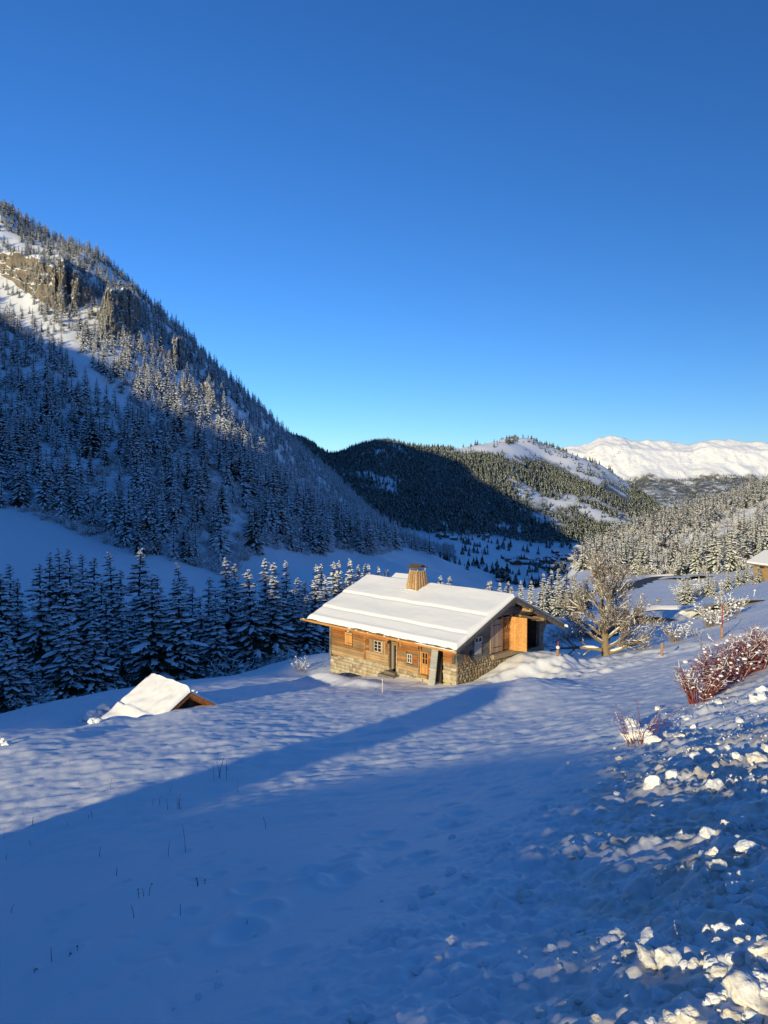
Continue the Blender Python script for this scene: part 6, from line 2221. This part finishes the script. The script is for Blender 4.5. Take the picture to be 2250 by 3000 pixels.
def road(path_px, width, name, label, d0, d1):
    q = np.array([hit(x, y, d0, d1) for x, y in path_px])
    t = np.linspace(0, 1, len(q)); tt = np.linspace(0, 1, 70)
    # smooth centre line in plan
    c = np.stack([np.interp(tt, t, q[:, k]) for k in range(2)], -1)
    for _ in range(12):
        c[1:-1] = 0.25 * c[:-2] + 0.5 * c[1:-1] + 0.25 * c[2:]
    tang = np.gradient(c, axis=0); tang /= np.linalg.norm(tang, axis=1)[:, None]
    nrm = np.stack([-tang[:, 1], tang[:, 0]], -1)
    cz_ = height(c[:, 0], c[:, 1])
    for _ in range(8):
        cz_[1:-1] = 0.25 * cz_[:-2] + 0.5 * cz_[1:-1] + 0.25 * cz_[2:]
    prof = [(-1.35, 'b', -0.6), (-0.85, 'b', 0.42), (-0.62, 'b', 0.55), (-0.52, 'r', 0.12), (0.0, 'r', 0.16), (0.52, 'r', 0.12), (0.62, 'b', 0.55), (0.9, 'b', 0.45), (1.5, 'b', -0.7)]
    r = np.random.default_rng(len(path_px))
    V, F, MI = [], [], []
    K = len(prof)
    for i in range(len(c)):
        for (s, kd, dz) in prof:
            xy = c[i] + nrm[i] * s * width
            jz = r.uniform(-0.1, 0.1) if kd == 'b' else 0
            if kd == 'b' and dz > 0 and (nrm[i] * s) @ c[i] < 0: dz = dz * 0.12
            V.append((xy[0], xy[1], cz_[i] + dz + jz))
    roadv = [k for k in range(K)]
    m = MB(); mb = [MB(), MB()]
    Vn = np.array(V)
    fr, fl, ff = [], [], []
    for i in range(len(c) - 1):
        for k in range(K - 1):
            q_ = (i * K + k, (i + 1) * K + k, (i + 1) * K + k + 1, i * K + k + 1)
            (fl if k < 3 else (fr if k < 5 else ff)).append(q_)
    o = obj(name, mesh_data(name, Vn, fr, M['asphalt'], True))
    for f_ in (fl, ff):
        obj('snow_bank', mesh_data('snow_bank', Vn, f_, M['road_snow'], True), o)
    return tag(o, label, None, kind='structure'), c, nrm, cz_


road([(1790, 1866), (1830, 1845), (1896, 1818), (1972, 1798), (2077, 1786), (2150, 1772), (2230, 1762)], 5.6, 'road', 'cleared dark road curving below the right-hand hill', 30, 260)
road([(1800, 1738), (1850, 1718), (1896, 1704), (1930, 1694), (1972, 1689), (2040, 1687), (2090, 1690)], 5.6, 'upper_road', 'farther bend of the cleared road under the wood', 60, 420)


def stake(x, y0, y1, r, material, name, label, cat='stake', cap=None, d0=8, d1=200, group=None, red_top=None):
    p = hit(x, y1, d0, d1)
    h = (y1 - y0) / FPX * p[1]
    e = empty(name, p)
    m = MB(); m.tube([(0, 0, -0.3), (0, 0, h * 0.6), (0.01, 0, h)], [r, r, r * 0.9], 8); m.build('shaft', M[material], e, True)
    if cap:
        o = obj('snow_cap', SOFT[1], e, (0, 0, h + cap * 0.2), None, (cap, cap, cap))
    if red_top:
        m = MB(); m.tube([(0, 0, h), (0.02, 0, h + red_top / FPX * p[1])], [r * 0.45, r * 0.4], 6); m.build('red_rod', M['red_paint'], e, True)
    return tag(e, label, cat, group)


stake(1120.5, 1992, 2028, 0.035, 'white_paint', 'snow_stake', 'short white stake with snow knob in front of the chalet', cap=0.13)
stake(1326, 1966, 2006, 0.02, 'post_wood', 'snow_stake', 'thin pale stake at the near corner of the chalet', cap=0.10)
stake(1449, 1922, 1956, 0.014, 'red_paint', 'snow_stake', 'thin red stake leaning by the chalet gable wall')
stake(1634, 1899, 1920, 0.11, 'post_wood', 'snow_capped_post', 'stubby post with snow cap and red rod beside the ramp', 'post', cap=0.32, red_top=20)
stake(1939, 1882, 1921, 0.09, 'post_wood', 'wooden_post', 'plain wooden post beside the track near the bare tree', 'post')
stake(2114.5, 1836, 1871, 0.10, 'post_wood', 'wooden_post', 'wooden post with tall red rod above the track', 'post', red_top=66)
stake(2053, 1862, 1900, 0.02, 'stalk', 'thin_stake', 'thin dark stake standing in the track edge', 'stake')
for k, (x, y) in enumerate([(1935, 1815), (1985, 1803), (2014, 1798), (2070, 1790)]):
    stake(x, y - 12, y + 4, 0.05, 'white_paint', 'road_marker', 'white marker post along the cleared road, %s from the left' % ordinal(k), 'marker post', None, 30, 260, 'road marker posts')

# ------------------------------------------------------------------ unseen buildings added behind the camera to cast shadows on meadow and bank
def light_point(u, s, v):
    return sun_uv(u, s, v)


def upright_slab(u0, u1, s, v_fn, n, depth, z0):
    """footprint across the light with the roof line v(u)"""
    us = np.linspace(u0, u1, n)
    front = [light_point(u, s, v_fn(u)) for u in us]
    return us, front


# added shadow caster, its roof outline drawn from the shade wanted
def shadow_building(name, prof, s, depth, label, cat):
    """building whose roof outline, seen along the light, follows prof = [(u, v), ...]"""
    q = [light_point(u, s, v) for u, v in prof]
    c = np.mean([light_point(u, s + depth / 2, v) for u, v in prof], axis=0)
    zg = min(ground(a[0], a[1]) for a in q) - 0.6
    e = empty(name, (c[0], c[1], zg))
    back = np.array([-math.sin(SUN_AZ), -math.cos(SUN_AZ), 0]) * depth
    org = np.array([c[0], c[1], zg])
    lo = [np.array([a[0], a[1], zg]) - org for a in (q[0], q[-1])]
    wallpoly = [lo[0], lo[1]] + [a - org - np.array([0, 0, 0.45]) for a in q[::-1]]
    m = MB(); m.prism([tuple(a) for a in wallpoly], tuple(back)); m.build('wall', M['wood_brown'], e)
    for a, b in zip(q[:-1], q[1:]):
        m = MB()
        m.prism([tuple(a - org - np.array([0, 0, 0.44])), tuple(b - org - np.array([0, 0, 0.44])), tuple(b - org - np.array([0, 0, 0.22])), tuple(a - org - np.array([0, 0, 0.22]))], tuple(back)); m.build('roof', M['wood_grey'], e)
        m = MB()
        m.prism([tuple(a - org - np.array([0, 0, 0.215])), tuple(b - org - np.array([0, 0, 0.215])), tuple(b - org), tuple(a - org)], tuple(back)); m.build('roof_snow', M['roof_snow'], e)
    t = q[len(q) // 2] - org
    m = MB(); d_ = (q[-1] - q[0]); d_[2] = 0; d_ /= np.linalg.norm(d_)
    b0 = (lo[0] + lo[1]) / 2 - back / depth * 0.05
    m.prism([tuple(b0 + np.array([0, 0, 0.6])), tuple(b0 + d_ * 1.0 + np.array([0, 0, 0.6])), tuple(b0 + d_ * 1.0 + np.array([0, 0, 2.6])), tuple(b0 + np.array([0, 0, 2.6]))], tuple(-back / depth * 0.06)); m.build('door', M['wood_dark'], e)
    return tag(e, label, cat)


shadow_building('shadow_shed', [(-17.4, -2.5), (-15.6, -2.2), (-14.6, -2.8), (-14.45, -4.85), (-13.4, -4.9)], -34, 4.0, 'unseen narrow shed with a lean-to, added behind the camera to cast the shadow across the meadow', 'shed')  # added caster, outline shaped to throw the long shadow band
shadow_building('shadow_chalet', [(-13.6, -5.0), (-8.2, -3.3), (-4.4, -2.36), (-1.95, -1.82), (-0.9, -1.52), (0.0, -1.45), (2.2, -1.2), (8.0, -3.4)], -30, 8.0, 'unseen chalet added behind the camera to shade the bank', 'chalet')  # added caster, roof line set so only raised lumps catch the sun
